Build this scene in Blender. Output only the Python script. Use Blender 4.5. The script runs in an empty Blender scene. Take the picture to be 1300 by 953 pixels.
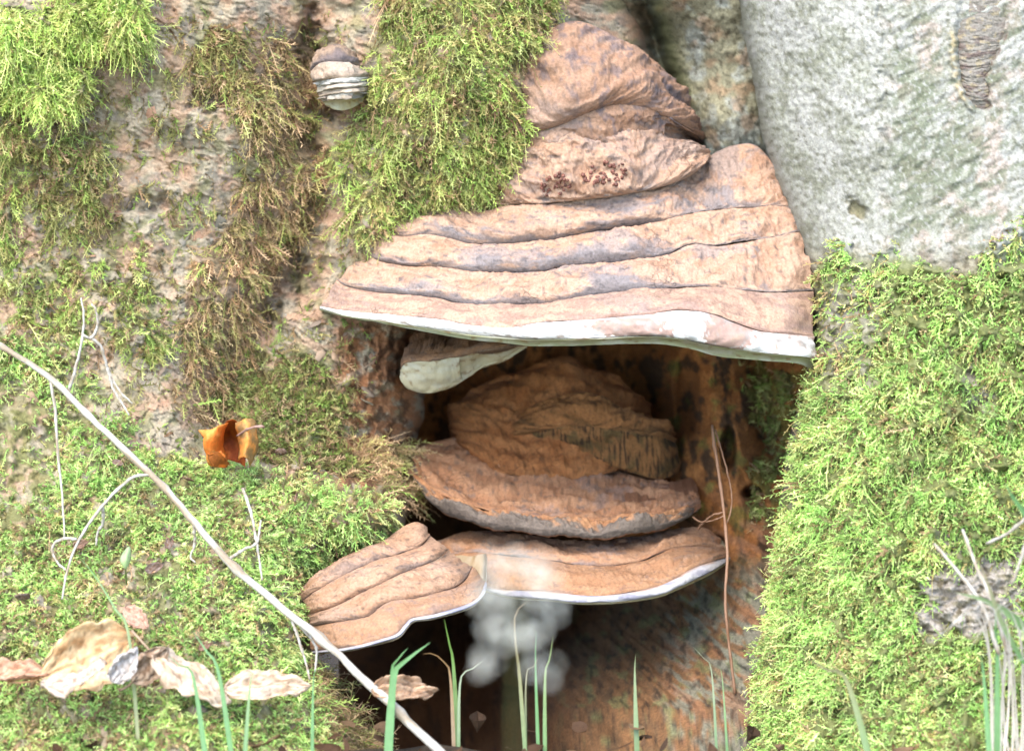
import bpy, math
import numpy as np

# ------------------------------------------------------------------ camera, light, exposure
sc = bpy.context.scene
DIST, PITCH, PXM = 2.2, math.radians(15.0), 0.0007      # metres to the trunk, downward tilt, metres per photo pixel at the trunk
cam_loc = np.array([0.0, -DIST * math.cos(PITCH), DIST * math.sin(PITCH)])
cam_fwd = np.array([0.0, math.cos(PITCH), -math.sin(PITCH)])
cam_up = np.array([0.0, math.sin(PITCH), math.cos(PITCH)])
cd = bpy.data.cameras.new('camera')
cam = bpy.data.objects.new('camera', cd)
sc.collection.objects.link(cam)
cam.location = cam_loc
cam.rotation_euler = (math.pi / 2 - PITCH, 0, 0)
cd.sensor_width = 36.0
cd.lens = 36.0 * DIST / (1300 * PXM)
cd.clip_start, cd.clip_end = 0.05, 500
cd.dof.use_dof = True
cd.dof.focus_distance = 2.07
cd.dof.aperture_fstop = 5.0
sc.camera = cam

SUN_EL, SUN_AZ = math.radians(56), math.radians(205)     # azimuth measured from +Y towards +X
sun_dir = np.array([math.sin(SUN_AZ) * math.cos(SUN_EL), math.cos(SUN_AZ) * math.cos(SUN_EL), math.sin(SUN_EL)])
w = bpy.data.worlds.new('World')
sc.world = w
w.use_nodes = True
nt = w.node_tree
sky = nt.nodes.new('ShaderNodeTexSky')
sky.sky_type = 'NISHITA'
sky.sun_disc = False
sky.sun_elevation = SUN_EL
sky.sun_rotation = SUN_AZ
sky.air_density = 1.0
sky.dust_density = 1.0
sky.ozone_density = 1.0
nt.links.new(sky.outputs[0], nt.nodes['Background'].inputs[0])
nt.nodes['Background'].inputs[1].default_value = 0.14
sl = bpy.data.lights.new('sun', 'SUN')
sl.energy = 1.15
sl.angle = math.radians(50)
sl.color = (1.0, 0.92, 0.80)
sun = bpy.data.objects.new('sun', sl)
sc.collection.objects.link(sun)
from mathutils import Vector, Matrix
sun.rotation_euler = Vector(-sun_dir).to_track_quat('-Z', 'Y').to_euler()
vs = sc.view_settings
vs.view_transform = 'Standard'
vs.look = 'None'
vs.gamma = 1.0
vs.exposure = 2.7
sc.cycles.use_denoising = True
sc.cycles.max_bounces = 5
sc.cycles.diffuse_bounces = 4
sc.cycles.transparent_max_bounces = 4

# ------------------------------------------------------------------ helpers
rng = np.random.default_rng(11)
COL = sc.collection


def at(px, py, Y):
    """photo pixel + depth (y of the world, metres) -> world point"""
    px, py, Y = np.broadcast_arrays(np.asarray(px, float), np.asarray(py, float), np.asarray(Y, float))
    d = cam_fwd * DIST + np.zeros(px.shape + (3,))
    d[..., 0] += (px - 650) * PXM
    d += cam_up * ((476.5 - py) * PXM)[..., None]
    t = (Y - cam_loc[1]) / d[..., 1]
    return cam_loc + d * t[..., None]


def lin(r, g, b, k=1.0):
    c = np.array([r, g, b]) / 255.0
    return np.where(c <= 0.04045, c / 12.92, ((c + 0.055) / 1.055) ** 2.4) * k


ALB = 0.39


def C(r, g, b, k=1.0):
    return np.minimum(lin(r, g, b, ALB * k), 0.85)


_perm = np.random.default_rng(5).permutation(256)
_perm = np.concatenate([_perm, _perm, _perm])
_g = np.random.default_rng(6).normal(size=(256, 3))
_g /= np.linalg.norm(_g, axis=1)[:, None]


_g2 = np.stack([np.cos(np.arange(256) * 2 * math.pi / 256), np.sin(np.arange(256) * 2 * math.pi / 256)], -1).astype(np.float32)


def perlin(x, y, z=0.0):
    """gradient noise in the plane; z picks the pattern"""
    x, y = np.broadcast_arrays(np.asarray(x, np.float32), np.asarray(y, np.float32))
    off = int(round(float(z) * 37.0)) % 251
    xf, yf = np.floor(x), np.floor(y)
    fx, fy = x - xf, y - yf
    xi, yi = (xf.astype(np.int32) + off) & 255, (yf.astype(np.int32) + 3 * off) & 255
    u, v = [f * f * f * (f * (f * 6 - 15) + 10) for f in (fx, fy)]
    pa, pb = _perm[xi] + off, _perm[(xi + 1) & 255] + off

    def gr(pq, b, ax, by):
        gg = _g2[_perm[(pq + yi + b) & 255]]
        return gg[..., 0] * ax + gg[..., 1] * by
    x0 = gr(pa, 0, fx, fy) * (1 - u) + gr(pb, 0, fx - 1, fy) * u
    x1 = gr(pa, 1, fx, fy - 1) * (1 - u) + gr(pb, 1, fx - 1, fy - 1) * u
    return (x0 * (1 - v) + x1 * v) * 1.5


def fbm(x, y, z=0.0, o=4, gain=0.5):
    s, a, f, n = 0, 1.0, 1.0, 0.0
    for i in range(o):
        s = s + a * perlin(x * f + i * 17.3, y * f - i * 9.1, z + i * 3.7)
        n += a
        a *= gain
        f *= 2.03
    return s / n


def ridged(x, y, z=0.0, o=4):
    s, a, f, n = 0, 1.0, 1.0, 0.0
    for i in range(o):
        s = s + a * (1 - 2 * np.abs(perlin(x * f + i * 5.3, y * f + i * 8.1, z + i * 2.9)))
        n += a
        a *= 0.5
        f *= 2.1
    return s / n


def sst(a, b, x):
    t = np.clip((x - a) / (b - a), 0, 1)
    return t * t * (3 - 2 * t)


def mixc(a, b, m):
    return a * (1 - m)[..., None] + b * m[..., None]


def tps(pts):
    p = np.array(pts, float)
    xy, v = p[:, :2] / 300.0, p[:, 2]
    n = len(p)

    def U(r2):
        return np.where(r2 > 1e-12, 0.5 * r2 * np.log(r2 + 1e-12), 0)
    K = U(((xy[:, None] - xy[None]) ** 2).sum(-1)) + 1e-3 * np.eye(n)
    Pm = np.hstack([np.ones((n, 1)), xy])
    A = np.block([[K, Pm], [Pm.T, np.zeros((3, 3))]])
    sol = np.linalg.solve(A, np.concatenate([v, np.zeros(3)]))

    def f(px, py):
        q = np.stack([px, py], -1) / 300.0
        out = sol[n] + sol[n + 1] * q[..., 0] + sol[n + 2] * q[..., 1]
        for i in range(n):
            out = out + sol[i] * U(((q - xy[i]) ** 2).sum(-1))
        return out
    return f


def crom(pts, n):
    p = np.array(pts, float)
    e0, e1 = 2 * p[0] - p[1], 2 * p[-1] - p[-2]
    q = np.vstack([e0, p, e1])
    out = []
    for i in range(1, len(q) - 2):
        t = np.linspace(0, 1, 40, endpoint=False)[:, None]
        a, b, c, d = q[i - 1], q[i], q[i + 1], q[i + 2]
        out.append(0.5 * (2 * b + (c - a) * t + (2 * a - 5 * b + 4 * c - d) * t ** 2 + (3 * b - a - 3 * c + d) * t ** 3))
    out = np.vstack(out + [p[-1:]])
    L = np.concatenate([[0], np.cumsum(np.linalg.norm(np.diff(out[:, :2] if out.shape[1] > 2 else out, axis=0), axis=1))])
    L /= L[-1]
    u = np.linspace(0, 1, n)
    return np.stack([np.interp(u, L, out[:, k]) for k in range(out.shape[1])], -1)


def inpoly(px, py, poly):
    inside = np.zeros(px.shape, bool)
    n = len(poly)
    for i in range(n):
        x0, y0 = poly[i]
        x1, y1 = poly[(i + 1) % n]
        if y0 == y1:
            continue
        c = ((y0 > py) != (y1 > py)) & (px < (x1 - x0) * (py - y0) / (y1 - y0) + x0)
        inside ^= c
    return inside


def softpoly(px, py, poly, wob=12, wl=45, seed=0):
    """soft 0..1 mask with a ragged border"""
    s = 0
    nx_, ny_ = fbm(px / wl, py / wl, seed, 3) * 1.7, fbm(px / wl, py / wl, seed + 50, 3) * 1.7
    for a in (0.4, 1.0, 1.7):
        s = s + inpoly(px + a * wob * nx_, py + a * wob * ny_, poly)
    return s / 3.0


def ell(px, py, cx, cy, rx, ry, soft=0.4):
    r = np.sqrt(((px - cx) / rx) ** 2 + ((py - cy) / ry) ** 2)
    return 1 - sst(1 - soft, 1 + soft, r)


def new_obj(name, me, parent=None, mat=None):
    o = bpy.data.objects.new(name, me)
    COL.objects.link(o)
    if mat is not None and me is not None and not me.materials:
        me.materials.append(mat)
    if parent is not None:
        o.parent = parent
    return o


def tag(o, label=None, cat=None, group=None, kind=None):
    for k, v in (('label', label), ('category', cat), ('group', group), ('kind', kind)):
        if v:
            o[k] = v
    return o


def empty(name, loc, label, cat, group=None):
    o = bpy.data.objects.new(name, None)
    COL.objects.link(o)
    o.empty_display_size = 0.02
    tag(o, label, cat, group)
    o.matrix_world = Matrix.Translation(Vector([float(c) for c in loc]))
    return o


def child(o, parent):
    """parent while the mesh stays in world coordinates"""
    o.parent = parent
    if parent.parent is None:
        o.matrix_parent_inverse = Matrix.Translation(Vector(parent.location)).inverted()
    return o


def mesh_tris(name, V, F, col=None, smooth=True):
    me = bpy.data.meshes.new(name)
    V = np.ascontiguousarray(V, np.float32).reshape(-1, 3)
    F = np.ascontiguousarray(F, np.int32)
    k = F.shape[1]
    me.vertices.add(len(V))
    me.vertices.foreach_set('co', V.ravel())
    me.loops.add(F.size)
    me.loops.foreach_set('vertex_index', F.ravel())
    me.polygons.add(len(F))
    me.polygons.foreach_set('loop_start', np.arange(len(F), dtype=np.int32) * k)
    me.polygons.foreach_set('loop_total', np.full(len(F), k, np.int32))
    if smooth:
        me.polygons.foreach_set('use_smooth', np.ones(len(F), bool))
    if col is not None:
        a = me.color_attributes.new('Col', 'FLOAT_COLOR', 'POINT')
        c = np.ones((len(V), 4), np.float32)
        c[:, :3] = np.asarray(col).reshape(-1, 3)
        a.data.foreach_set('color', c.ravel())
    me.update(calc_edges=True)
    return me


def mesh_grid(name, V, col=None, wrap=False):
    ny, nx = V.shape[:2]
    idx = np.arange(ny * nx).reshape(ny, nx)
    if wrap:
        idx = np.hstack([idx, idx[:, :1]])
    F = np.stack([idx[:-1, :-1], idx[:-1, 1:], idx[1:, 1:], idx[1:, :-1]], -1).reshape(-1, 4)
    return mesh_tris(name, V, F, col)


def grid_normals(V):
    du = np.gradient(V, axis=1)
    dv = np.gradient(V, axis=0)
    n = np.cross(du, dv)
    n /= np.linalg.norm(n, axis=-1)[..., None] + 1e-12
    flip = (n * (cam_loc - V)).sum(-1) < 0
    n[flip] *= -1
    return n


def tube(path, rad, name='tube', sides=7, col=None):
    """path (n,3), rad (n,), closed tube mesh"""
    P = np.asarray(path, float)
    n = len(P)
    rad = np.broadcast_to(np.asarray(rad, float), (n,))
    T = np.gradient(P, axis=0)
    T /= np.linalg.norm(T, axis=1)[:, None] + 1e-12
    ref = np.array([0.13, 0.9, 0.2])
    S = np.cross(T, ref)
    S /= np.linalg.norm(S, axis=1)[:, None] + 1e-12
    B = np.cross(T, S)
    a = np.linspace(0, 2 * math.pi, sides, endpoint=False)
    V = P[:, None] + rad[:, None, None] * (np.cos(a)[None, :, None] * S[:, None] + np.sin(a)[None, :, None] * B[:, None])
    V = np.concatenate([np.repeat(P[:1, None], sides, 1), V, np.repeat(P[-1:, None], sides, 1)], 0)
    if col is not None:
        col = np.broadcast_to(col, (len(V), sides, 3))
    return mesh_grid(name, V, col, wrap=True)


# ------------------------------------------------------------------ materials
def mat_col(name, rough=0.85, nscale=500, namp=0.35, bump=0.3, bscale=700, bdist=0.0015, transl=0.0, spec=0.25,
            crack=None, two=None, sheen=0.0):
    m = bpy.data.materials.new(name)
    m.use_nodes = True
    t = m.node_tree
    N, L = t.nodes, t.links
    b = N['Principled BSDF']
    at_ = N.new('ShaderNodeVertexColor')
    at_.layer_name = 'Col'
    tc = N.new('ShaderNodeTexCoord')
    n1 = N.new('ShaderNodeTexNoise')
    n1.inputs['Scale'].default_value = nscale
    n1.inputs['Detail'].default_value = 5
    n1.inputs['Roughness'].default_value = 0.65
    L.new(tc.outputs['Object'], n1.inputs['Vector'])
    mr = N.new('ShaderNodeMapRange')
    mr.inputs[1].default_value = 0.25
    mr.inputs[2].default_value = 0.75
    mr.inputs[3].default_value = 1 - namp
    mr.inputs[4].default_value = 1 + namp
    L.new(n1.outputs['Fac'], mr.inputs[0])
    mx = N.new('ShaderNodeVectorMath')
    mx.operation = 'SCALE'
    L.new(at_.outputs['Color'], mx.inputs[0])
    L.new(mr.outputs[0], mx.inputs['Scale'])
    colour = mx.outputs[0]
    hgt = None
    if bump:
        n2 = N.new('ShaderNodeTexNoise')
        n2.inputs['Scale'].default_value = bscale
        n2.inputs['Detail'].default_value = 6
        n2.inputs['Roughness'].default_value = 0.7
        L.new(tc.outputs['Object'], n2.inputs['Vector'])
        hgt = n2.outputs['Fac']
        bp = N.new('ShaderNodeBump')
        bp.inputs['Strength'].default_value = bump
        bp.inputs['Distance'].default_value = bdist
        L.new(hgt, bp.inputs['Height'])
        last = bp.outputs[0]
        if crack:
            # fine drying cracks in the crust
            nd = N.new('ShaderNodeTexNoise')
            nd.inputs['Scale'].default_value = 60
            L.new(tc.outputs['Object'], nd.inputs['Vector'])
            ad = N.new('ShaderNodeVectorMath')
            ad.operation = 'MULTIPLY_ADD'
            ad.inputs[1].default_value = (0.012, 0.012, 0.012)
            L.new(nd.outputs['Color'], ad.inputs[0])
            L.new(tc.outputs['Object'], ad.inputs[2])
            vo = N.new('ShaderNodeTexVoronoi')
            vo.feature = 'DISTANCE_TO_EDGE'
            vo.inputs['Scale'].default_value = crack
            L.new(ad.outputs[0], vo.inputs['Vector'])
            cr = N.new('ShaderNodeMapRange')
            cr.inputs[1].default_value = 0.0
            cr.inputs[2].default_value = 0.035
            cr.inputs[3].default_value = 0.0
            cr.inputs[4].default_value = 1.0
            L.new(vo.outputs['Distance'], cr.inputs[0])
            big = N.new('ShaderNodeTexNoise')
            big.inputs['Scale'].default_value = 14
            L.new(tc.outputs['Object'], big.inputs['Vector'])
            bm = N.new('ShaderNodeMapRange')
            bm.inputs[1].default_value = 0.58
            bm.inputs[2].default_value = 0.66
            L.new(big.outputs['Fac'], bm.inputs[0])
            mm = N.new('ShaderNodeMix')
            mm.data_type = 'FLOAT'
            mm.inputs[2].default_value = 1.0
            L.new(bm.outputs[0], mm.inputs[0])
            L.new(cr.outputs[0], mm.inputs[3])
            b2 = N.new('ShaderNodeBump')
            b2.inputs['Strength'].default_value = 0.7
            b2.inputs['Distance'].default_value = 0.0015
            L.new(mm.outputs[0], b2.inputs['Height'])
            L.new(last, b2.inputs['Normal'])
            last = b2.outputs[0]
            cm = N.new('ShaderNodeMapRange')
            cm.inputs[3].default_value = 0.68
            cm.inputs[4].default_value = 1.0
            L.new(mm.outputs[0], cm.inputs[0])
            m3 = N.new('ShaderNodeVectorMath')
            m3.operation = 'SCALE'
            L.new(colour, m3.inputs[0])
            L.new(cm.outputs[0], m3.inputs['Scale'])
            colour = m3.outputs[0]
        L.new(last, b.inputs['Normal'])
    L.new(colour, b.inputs['Base Color'])
    b.inputs['Roughness'].default_value = rough
    b.inputs['Specular IOR Level'].default_value = spec
    if transl:
        tr = N.new('ShaderNodeBsdfTranslucent')
        L.new(colour, tr.inputs['Color'])
        ms = N.new('ShaderNodeMixShader')
        ms.inputs[0].default_value = transl
        L.new(b.outputs[0], ms.inputs[1])
        L.new(tr.outputs[0], ms.inputs[2])
        L.new(ms.outputs[0], N['Material Output'].inputs['Surface'])
    return m


M_BARK = mat_col('bark', 0.9, 420, 0.4, 0.45, 600, 0.002)
M_SMOOTH = mat_col('smooth_bark', 0.8, 500, 0.35, 0.5, 700, 0.0016)
M_WOOD = mat_col('rotten_wood', 0.9, 350, 0.45, 0.6, 450, 0.002)
M_CAP = mat_col('fungus_crust', 0.9, 420, 0.34, 0.75, 420, 0.002, crack=120)
M_RIM = mat_col('fungus_margin', 0.75, 260, 0.14, 0.5, 350, 0.0014)
M_PORE = mat_col('fungus_pores', 0.8, 900, 0.12, 0.2, 1400, 0.0008)
M_MOSS = mat_col('moss', 0.7, 200, 0.25, 0, transl=0.35, spec=0.2)
M_LEAF = mat_col('dead_leaf', 0.65, 260, 0.3, 0.6, 350, 0.0014, transl=0.35, spec=0.2)
M_STRAW = mat_col('dry_stem', 0.6, 400, 0.2, 0.3, 600, 0.0008, spec=0.35)
M_GRASS = mat_col('grass_blade', 0.45, 150, 0.15, 0, transl=0.35, spec=0.4)
M_PETAL = mat_col('petal', 0.6, 150, 0.06, 0, transl=0.4)
M_SOIL = mat_col('soil', 0.95, 200, 0.5, 0.8, 250, 0.006)
M_DARK = mat_col('dark_spores', 0.5, 500, 0.4, 0)

# ------------------------------------------------------------------ palette (surface colours)
K_DUST = C(236, 194, 162)
K_DUST2 = C(224, 176, 142)
K_GREY = C(158, 150, 148)
K_DGREY = C(118, 108, 106)
K_BARKG = C(210, 194, 164)
K_BARKP = C(214, 180, 146)
K_OLIVE = C(164, 160, 112)
K_DARK = C(96, 84, 74)
K_BROWN = C(176, 140, 108)
K_PALE = C(226, 224, 212)
K_WHITE = np.array([0.60, 0.575, 0.535])
K_SAGE = C(206, 205, 158)
K_ORANGE = C(206, 150, 104)

# ================================================================== THE TREE
tree_loc = at(650, 860, 0.0)
tree = empty('beech_tree', tree_loc, 'old tree with mossy flaking root flare, smooth grey buttress root and dark rotten hollow', 'tree')


def axis_samples(lo, hi, flo, fhi, step, cstep):
    """fine inside [flo,fhi], coarse outside"""
    a = np.arange(lo, flo, cstep)
    b = np.arange(flo, fhi, step)
    c = np.arange(fhi, hi + cstep, cstep)
    return np.concatenate([a, b, c])


# moss areas in photo pixels -----------------------------------------------------------
P_CUSH1 = [(66, -60), (180, -60), (180, 40), (160, 62), (130, 48), (96, 62), (80, 40)]
P_CUSH2 = [(-60, 0), (66, 10), (84, 50), (108, 95), (104, 128), (60, 132), (30, 118), (-60, 126)]
P_CUSH3 = [(-60, 118), (28, 122), (48, 160), (36, 185), (10, 190), (26, 270), (4, 310), (-60, 330)]
P_CENT = [(500, -60), (700, -60), (694, 30), (690, 60), (648, 92), (668, 150), (690, 182), (650, 212), (644, 246), (618, 264), (540, 264), (500, 266), (488, 296), (462, 312), (428, 284), (446, 236), (414, 206), (448, 150), (468, 96), (478, 40)]
P_SHELF = [(-80, 520), (-20, 420), (60, 430), (112, 440), (124, 520), (190, 566), (244, 588), (330, 592), (424, 606), (440, 626), (498, 628), (515, 650), (498, 684), (462, 702), (420, 718), (384, 756), (392, 806), (390, 850), (420, 990), (-80, 1000)]
P_MIDR = [(288, 480), (340, 438), (420, 466), (438, 520), (440, 600), (340, 592), (322, 545), (300, 530)]
P_ROOT = [(1036, 340), (1062, 310), (1132, 322), (1184, 334), (1226, 342), (1262, 306), (1300, 262), (1400, 190), (1500, 200), (1500, 1050), (950, 1050), (955, 850), (985, 700), (1003, 600), (1022, 500), (1030, 420)]
P_BROWN = [(396, 40), (402, 120), (418, 190), (400, 280), (360, 330), (330, 420), (292, 480), (262, 540), (216, 500), (236, 420), (246, 330), (300, 280), (320, 200), (300, 120), (330, 60)]
P_LEFT = [(60, 150), (130, 170), (140, 230), (120, 290), (90, 300), (40, 260), (40, 190)]
P_SPECK = [(20, 330), (150, 330), (220, 400), (180, 470), (130, 420), (40, 430), (-40, 380)]
P_UPMID = [(230, 40), (300, 36), (330, 80), (350, 150), (318, 140), (280, 110), (240, 90)]

# ---- left root flare -------------------------------------------------------------------
flare_pts = [(-300, -250, .10), (0, -250, .06), (300, -250, .06), (700, -250, .08),
             (-300, 0, .06), (0, 0, .0), (150, 0, -.005), (300, 0, .03), (400, 0, .06), (500, 0, .03), (650, 0, .01), (800, 0, .08),
             (0, 150, -.005), (150, 150, .0), (300, 150, .01), (390, 130, .05), (440, 150, .035), (520, 150, .0), (620, 150, -.005), (760, 150, .05),
             (0, 300, -.02), (150, 300, -.02), (260, 300, -.005), (360, 300, .035), (430, 300, .01), (560, 300, .02), (700, 300, .06),
             (0, 430, -.05), (120, 430, -.05), (230, 430, -.03), (310, 440, .02), (400, 430, -.005), (500, 430, .01), (560, 430, .03),
             (0, 560, -.10), (120, 560, -.10), (220, 560, -.075), (280, 550, -.035), (360, 540, -.03), (450, 540, -.01), (520, 540, .02),
             (0, 650, -.16), (150, 650, -.16), (300, 640, -.135), (420, 635, -.115), (490, 640, -.10), (515, 640, -.07), (450, 600, -.04), (510, 600, -.01),
             (0, 760, -.24), (200, 760, -.235), (340, 760, -.22), (420, 720, -.12), (400, 790, -.19),
             (-300, 300, .03), (-300, 600, -.12), (-300, 860, -.3), (0, 860, -.30), (200, 860, -.30), (380, 850, -.27), (0, 960, -.37), (400, 960, -.34), (0, 1150, -.5), (400, 1150, -.5)]
flareY = tps(flare_pts)
RB = np.array([(-250, 810), (0, 812), (60, 830), (120, 850), (250, 860), (330, 760), (385, 600), (410, 540), (450, 530), (500, 540), (560, 532), (600, 524), (645, 522), (668, 512), (690, 492), (720, 468), (780, 430), (830, 402), (870, 420), (953, 480), (1150, 620)], float)
py = axis_samples(-250, 1150, -12, 900, 1.55, 9)
xs = axis_samples(-320, 560, -12, 560, 1.55, 9)            # base columns, stretched to the right border
PY, XS = np.meshgrid(py, xs, indexing='ij')
R = np.interp(py, RB[:, 0], RB[:, 1])
R = R + 6 * fbm(py / 30, 0 * py, 3.3, 3)
k = np.clip((XS + 12) / (xs.max() + 12), 0, None)
PX = np.where(XS < -12, XS, -12 + k * (R[:, None] + 12))
# compress a little so columns inside the picture stay about even
dR = R[:, None] - PX
R_edge = R[:, None] + 0 * PX
Y = flareY(PX, PY)
Y += 0.10 * np.exp(-dR / 14.0) + 0.05 * np.exp(-dR / 40.0)
moss_f = {}
moss_f['c1'] = softpoly(PX, PY, P_CUSH1, 6, 30, 1)
moss_f['c2'] = softpoly(PX, PY, P_CUSH2, 7, 30, 2)
moss_f['c3'] = softpoly(PX, PY, P_CUSH3, 10, 40, 3)
moss_f['cent'] = softpoly(PX, PY, P_CENT, 16, 40, 4)
moss_f['shelf'] = softpoly(PX, PY, P_SHELF, 16, 45, 5)
moss_f['midr'] = softpoly(PX, PY, P_MIDR, 14, 45, 6)
moss_f['brown'] = softpoly(PX, PY, P_BROWN, 20, 45, 7)
moss_f['left'] = softpoly(PX, PY, P_LEFT, 18, 40, 8)
moss_f['speck'] = softpoly(PX, PY, P_SPECK, 22, 40, 9)
moss_f['upmid'] = softpoly(PX, PY, P_UPMID, 16, 40, 10)
green = np.clip(moss_f['c1'] + moss_f['c2'] + moss_f['c3'] + moss_f['cent'] + moss_f['shelf'] + moss_f['midr'], 0, 1)
anym = np.clip(green + 0.6 * (moss_f['brown'] + moss_f['left'] + moss_f['speck'] + moss_f['upmid']), 0, 1)
lump = fbm(PX / 85, PY / 85, 1.0, 4)
Y += -0.015 * lump - 0.012 * fbm(PX / 150, PY / 220, 28, 3)
Y += 0.028 * np.exp(-((PX - 402 - 46 * fbm(PY / 60, PX / 120, 29, 4) + .0009 * np.clip(PY - 200, 0, 900) ** 2) / 20) ** 2) * sst(430, 330, PY)
Y -= 0.018 * np.exp(-((PX - 318 + .0007 * np.clip(PY - 160, 0, 900) ** 2) / 44) ** 2) * sst(520, 380, PY)
# flaky plates: stepped noise
rot = 0.5
ux = PX * math.cos(rot) + PY * math.sin(rot)
uy = -PX * math.sin(rot) + PY * math.cos(rot)
f1 = fbm(ux / 105, uy / 48, 7.0, 5) * 4.6 + 0.004 * uy
st = f1 - np.floor(f1)
bare = 1 - 0.75 * green
Y += -0.0048 * bare * (np.floor(f1) * 0.35 + sst(0.0, 0.16, st) * 1.0 - 0.35 * st)
f2 = fbm(ux / 26, uy / 13, 17.0, 4) * 3.0
st2 = f2 - np.floor(f2)
Y += -0.0016 * bare * sst(0, 0.25, st2)
Y += -0.0015 * bare * fbm(PX / 11, PY / 8, 2.0, 4)
# crevices and pits in the bark
QX, QY = PX, PY
PX, PY = PX + 14 * fbm(PX / 16, PY / 16, 26, 3), PY + 14 * fbm(PX / 16, PY / 16, 27, 3)
crev = ell(PX, PY, 392, 50, 12, 42) + ell(PX, PY, 428, 146, 22, 12) + ell(PX, PY, 272, 128, 26, 13) + ell(PX, PY, 345, 380, 16, 40) \
    + ell(PX, PY, 280, 520, 12, 26) + .6 * ell(PX, PY, 190, 258, 22, 10, .7) + ell(PX, PY, 370, 340, 12, 40) + 0.8 * ell(PX, PY, 120, 62, 40, 8) + 0.8 * ell(PX, PY, 60, 142, 46, 9)
PX, PY = QX, QY
Y += 0.03 * np.clip(crev, 0, 1) * (0.7 + 0.6 * fbm(PX / 14, PY / 14, 9, 3))
zr = sst(410, 445, PX) * sst(395, 425, PY) * (1 - sst(630, 670, PY))
Y += -zr * (.010 * ridged(PX / 26, PY / 44, 13, 4) + .005 * fbm(PX / 9, PY / 9, 14, 4))
# moss cushions swell out, with a drop at their lower edge
for key, amp in (('c1', .030), ('c2', .036), ('c3', .014), ('cent', .010), ('shelf', .010), ('midr', .008)):
    Y -= amp * moss_f[key] * (0.75 + 0.9 * fbm(PX / 34, PY / 34, 4.4, 3))
Y -= 0.011 * anym * fbm(PX / 20, PY / 20, 12.4, 3)
# moss shelf bulges at its right end
Y -= 0.035 * ell(PX, PY, 468, 655, 50, 38, 0.6)
V_FL = at(PX, PY, Y)
# colour
n_a = fbm(PX / 60, PY / 60, 20, 5)
n_b = fbm(PX / 25, PY / 18, 21, 5)
n_c = fbm(PX / 10, PY / 8, 22, 4)
col = mixc(np.broadcast_to(K_BARKG, PX.shape + (3,)), K_BARKP, sst(-0.12, 0.16, n_a + 0.3 * n_b - 0.05))
col = mixc(col, K_DUST2, .55 * sst(0.05, 0.3, n_b + 0.25 * sst(100, 420, PX) - 0.08))
col = mixc(col, K_OLIVE, 0.7 * sst(0.04, 0.3, fbm(PX / 40, PY / 40, 23, 4) + 0.2 * anym))
col = mixc(col, C(150, 142, 132), 0.5 * sst(0.16, 0.34, fbm(PX / 32, PY / 24, 24, 5)))
col = mixc(col, K_DARK, 0.5 * sst(0.2, 0.36, n_c * 0.8 + 0.5 * (0.12 - np.minimum(st, 0.12)) * 3 - 0.06))
col = mixc(col, K_BROWN, 0.6 * np.clip(moss_f['brown'], 0, 1))
col = mixc(col, C(140, 140, 78), 0.75 * green * sst(-.15, .1, fbm(PX / 20, PY / 20, 25, 3)))
# spore-dusted flank beside the hollow
col = mixc(col, C(204, 142, 96), 0.9 * zr * sst(-0.15, 0.15, n_b + .1) * (1 - .7 * green))
col = mixc(col, C(110, 78, 54), .8 * zr * sst(.02, .2, fbm(PX / 14, PY / 18, 15, 4)))
col = mixc(col, C(150, 112, 80), .85 * sst(780, 840, PY) * (1 - sst(20, 60, dR)))
me = mesh_grid('root_flare', V_FL, col)
o = child(new_obj('root_flare', me, None, M_BARK), tree)
o['label'] = 'flaking pinkish grey root flare left of the hollow'
flare_obj = o
FL = dict(V=V_FL, N=grid_normals(V_FL), PX=PX, PY=PY, m=moss_f)

# ---- right buttress root ---------------------------------------------------------------
LB = np.array([(-250, 880), (-20, 926), (60, 944), (120, 956), (180, 966), (240, 984), (300, 1006), (360, 1021), (440, 1027), (480, 1024), (560, 1000), (640, 990), (700, 984), (780, 970), (862, 958), (953, 946), (1150, 930)], float)
butt_pts = [(880, -250, .05), (1100, -250, -.02), (1350, -250, -.05), (1700, -250, .05),
            (940, 0, .02), (1000, 0, -.03), (1080, 0, -.06), (1180, 0, -.075), (1300, 0, -.085), (1700, 0, .0),
            (960, 150, .0), (1030, 150, -.05), (1120, 150, -.09), (1300, 150, -.105), (1700, 150, -.02),
            (1020, 300, -.045), (1070, 300, -.085), (1150, 300, -.12), (1300, 300, -.14), (1700, 300, -.08),
            (1036, 440, -.10), (1080, 440, -.14), (1170, 440, -.17), (1300, 440, -.175), (1700, 440, -.12),
            (1003, 560, -.12), (1050, 560, -.17), (1160, 560, -.21), (1300, 560, -.21), (1700, 560, -.16),
            (985, 700, -.15), (1040, 700, -.21), (1150, 700, -.25), (1300, 700, -.25), (1700, 700, -.22),
            (960, 860, -.20), (1030, 860, -.265), (1150, 860, -.30), (1300, 860, -.31), (1700, 860, -.3),
            (946, 1000, -.28), (1150, 1000, -.38), (1700, 1000, -.38), (1150, 1150, -.5), (1600, 1150, -.5)]
buttY = tps(butt_pts)
py = axis_samples(-250, 1150, -12, 900, 1.6, 9)
xs = axis_samples(0, 720, 0, 400, 1.6, 9)
PY, XS = np.meshgrid(py, xs, indexing='ij')
Lb = np.interp(py, LB[:, 0], LB[:, 1]) + 3 * fbm(py / 25, 0 * py, 8.8, 3)
PX = Lb[:, None] + XS
Y = buttY(PX, PY) + 0.12 * np.exp(-XS / 5.0) + 0.012 * np.exp(-XS / 30.0)
mr_ = softpoly(PX, PY, P_ROOT, 18, 40, 31)
bareP = [(1172, 716), (1206, 722), (1250, 712), (1296, 700), (1300, 780), (1240, 800), (1168, 802), (1160, 770)]
br = softpoly(PX, PY, bareP, 20, 34, 32)
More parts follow.
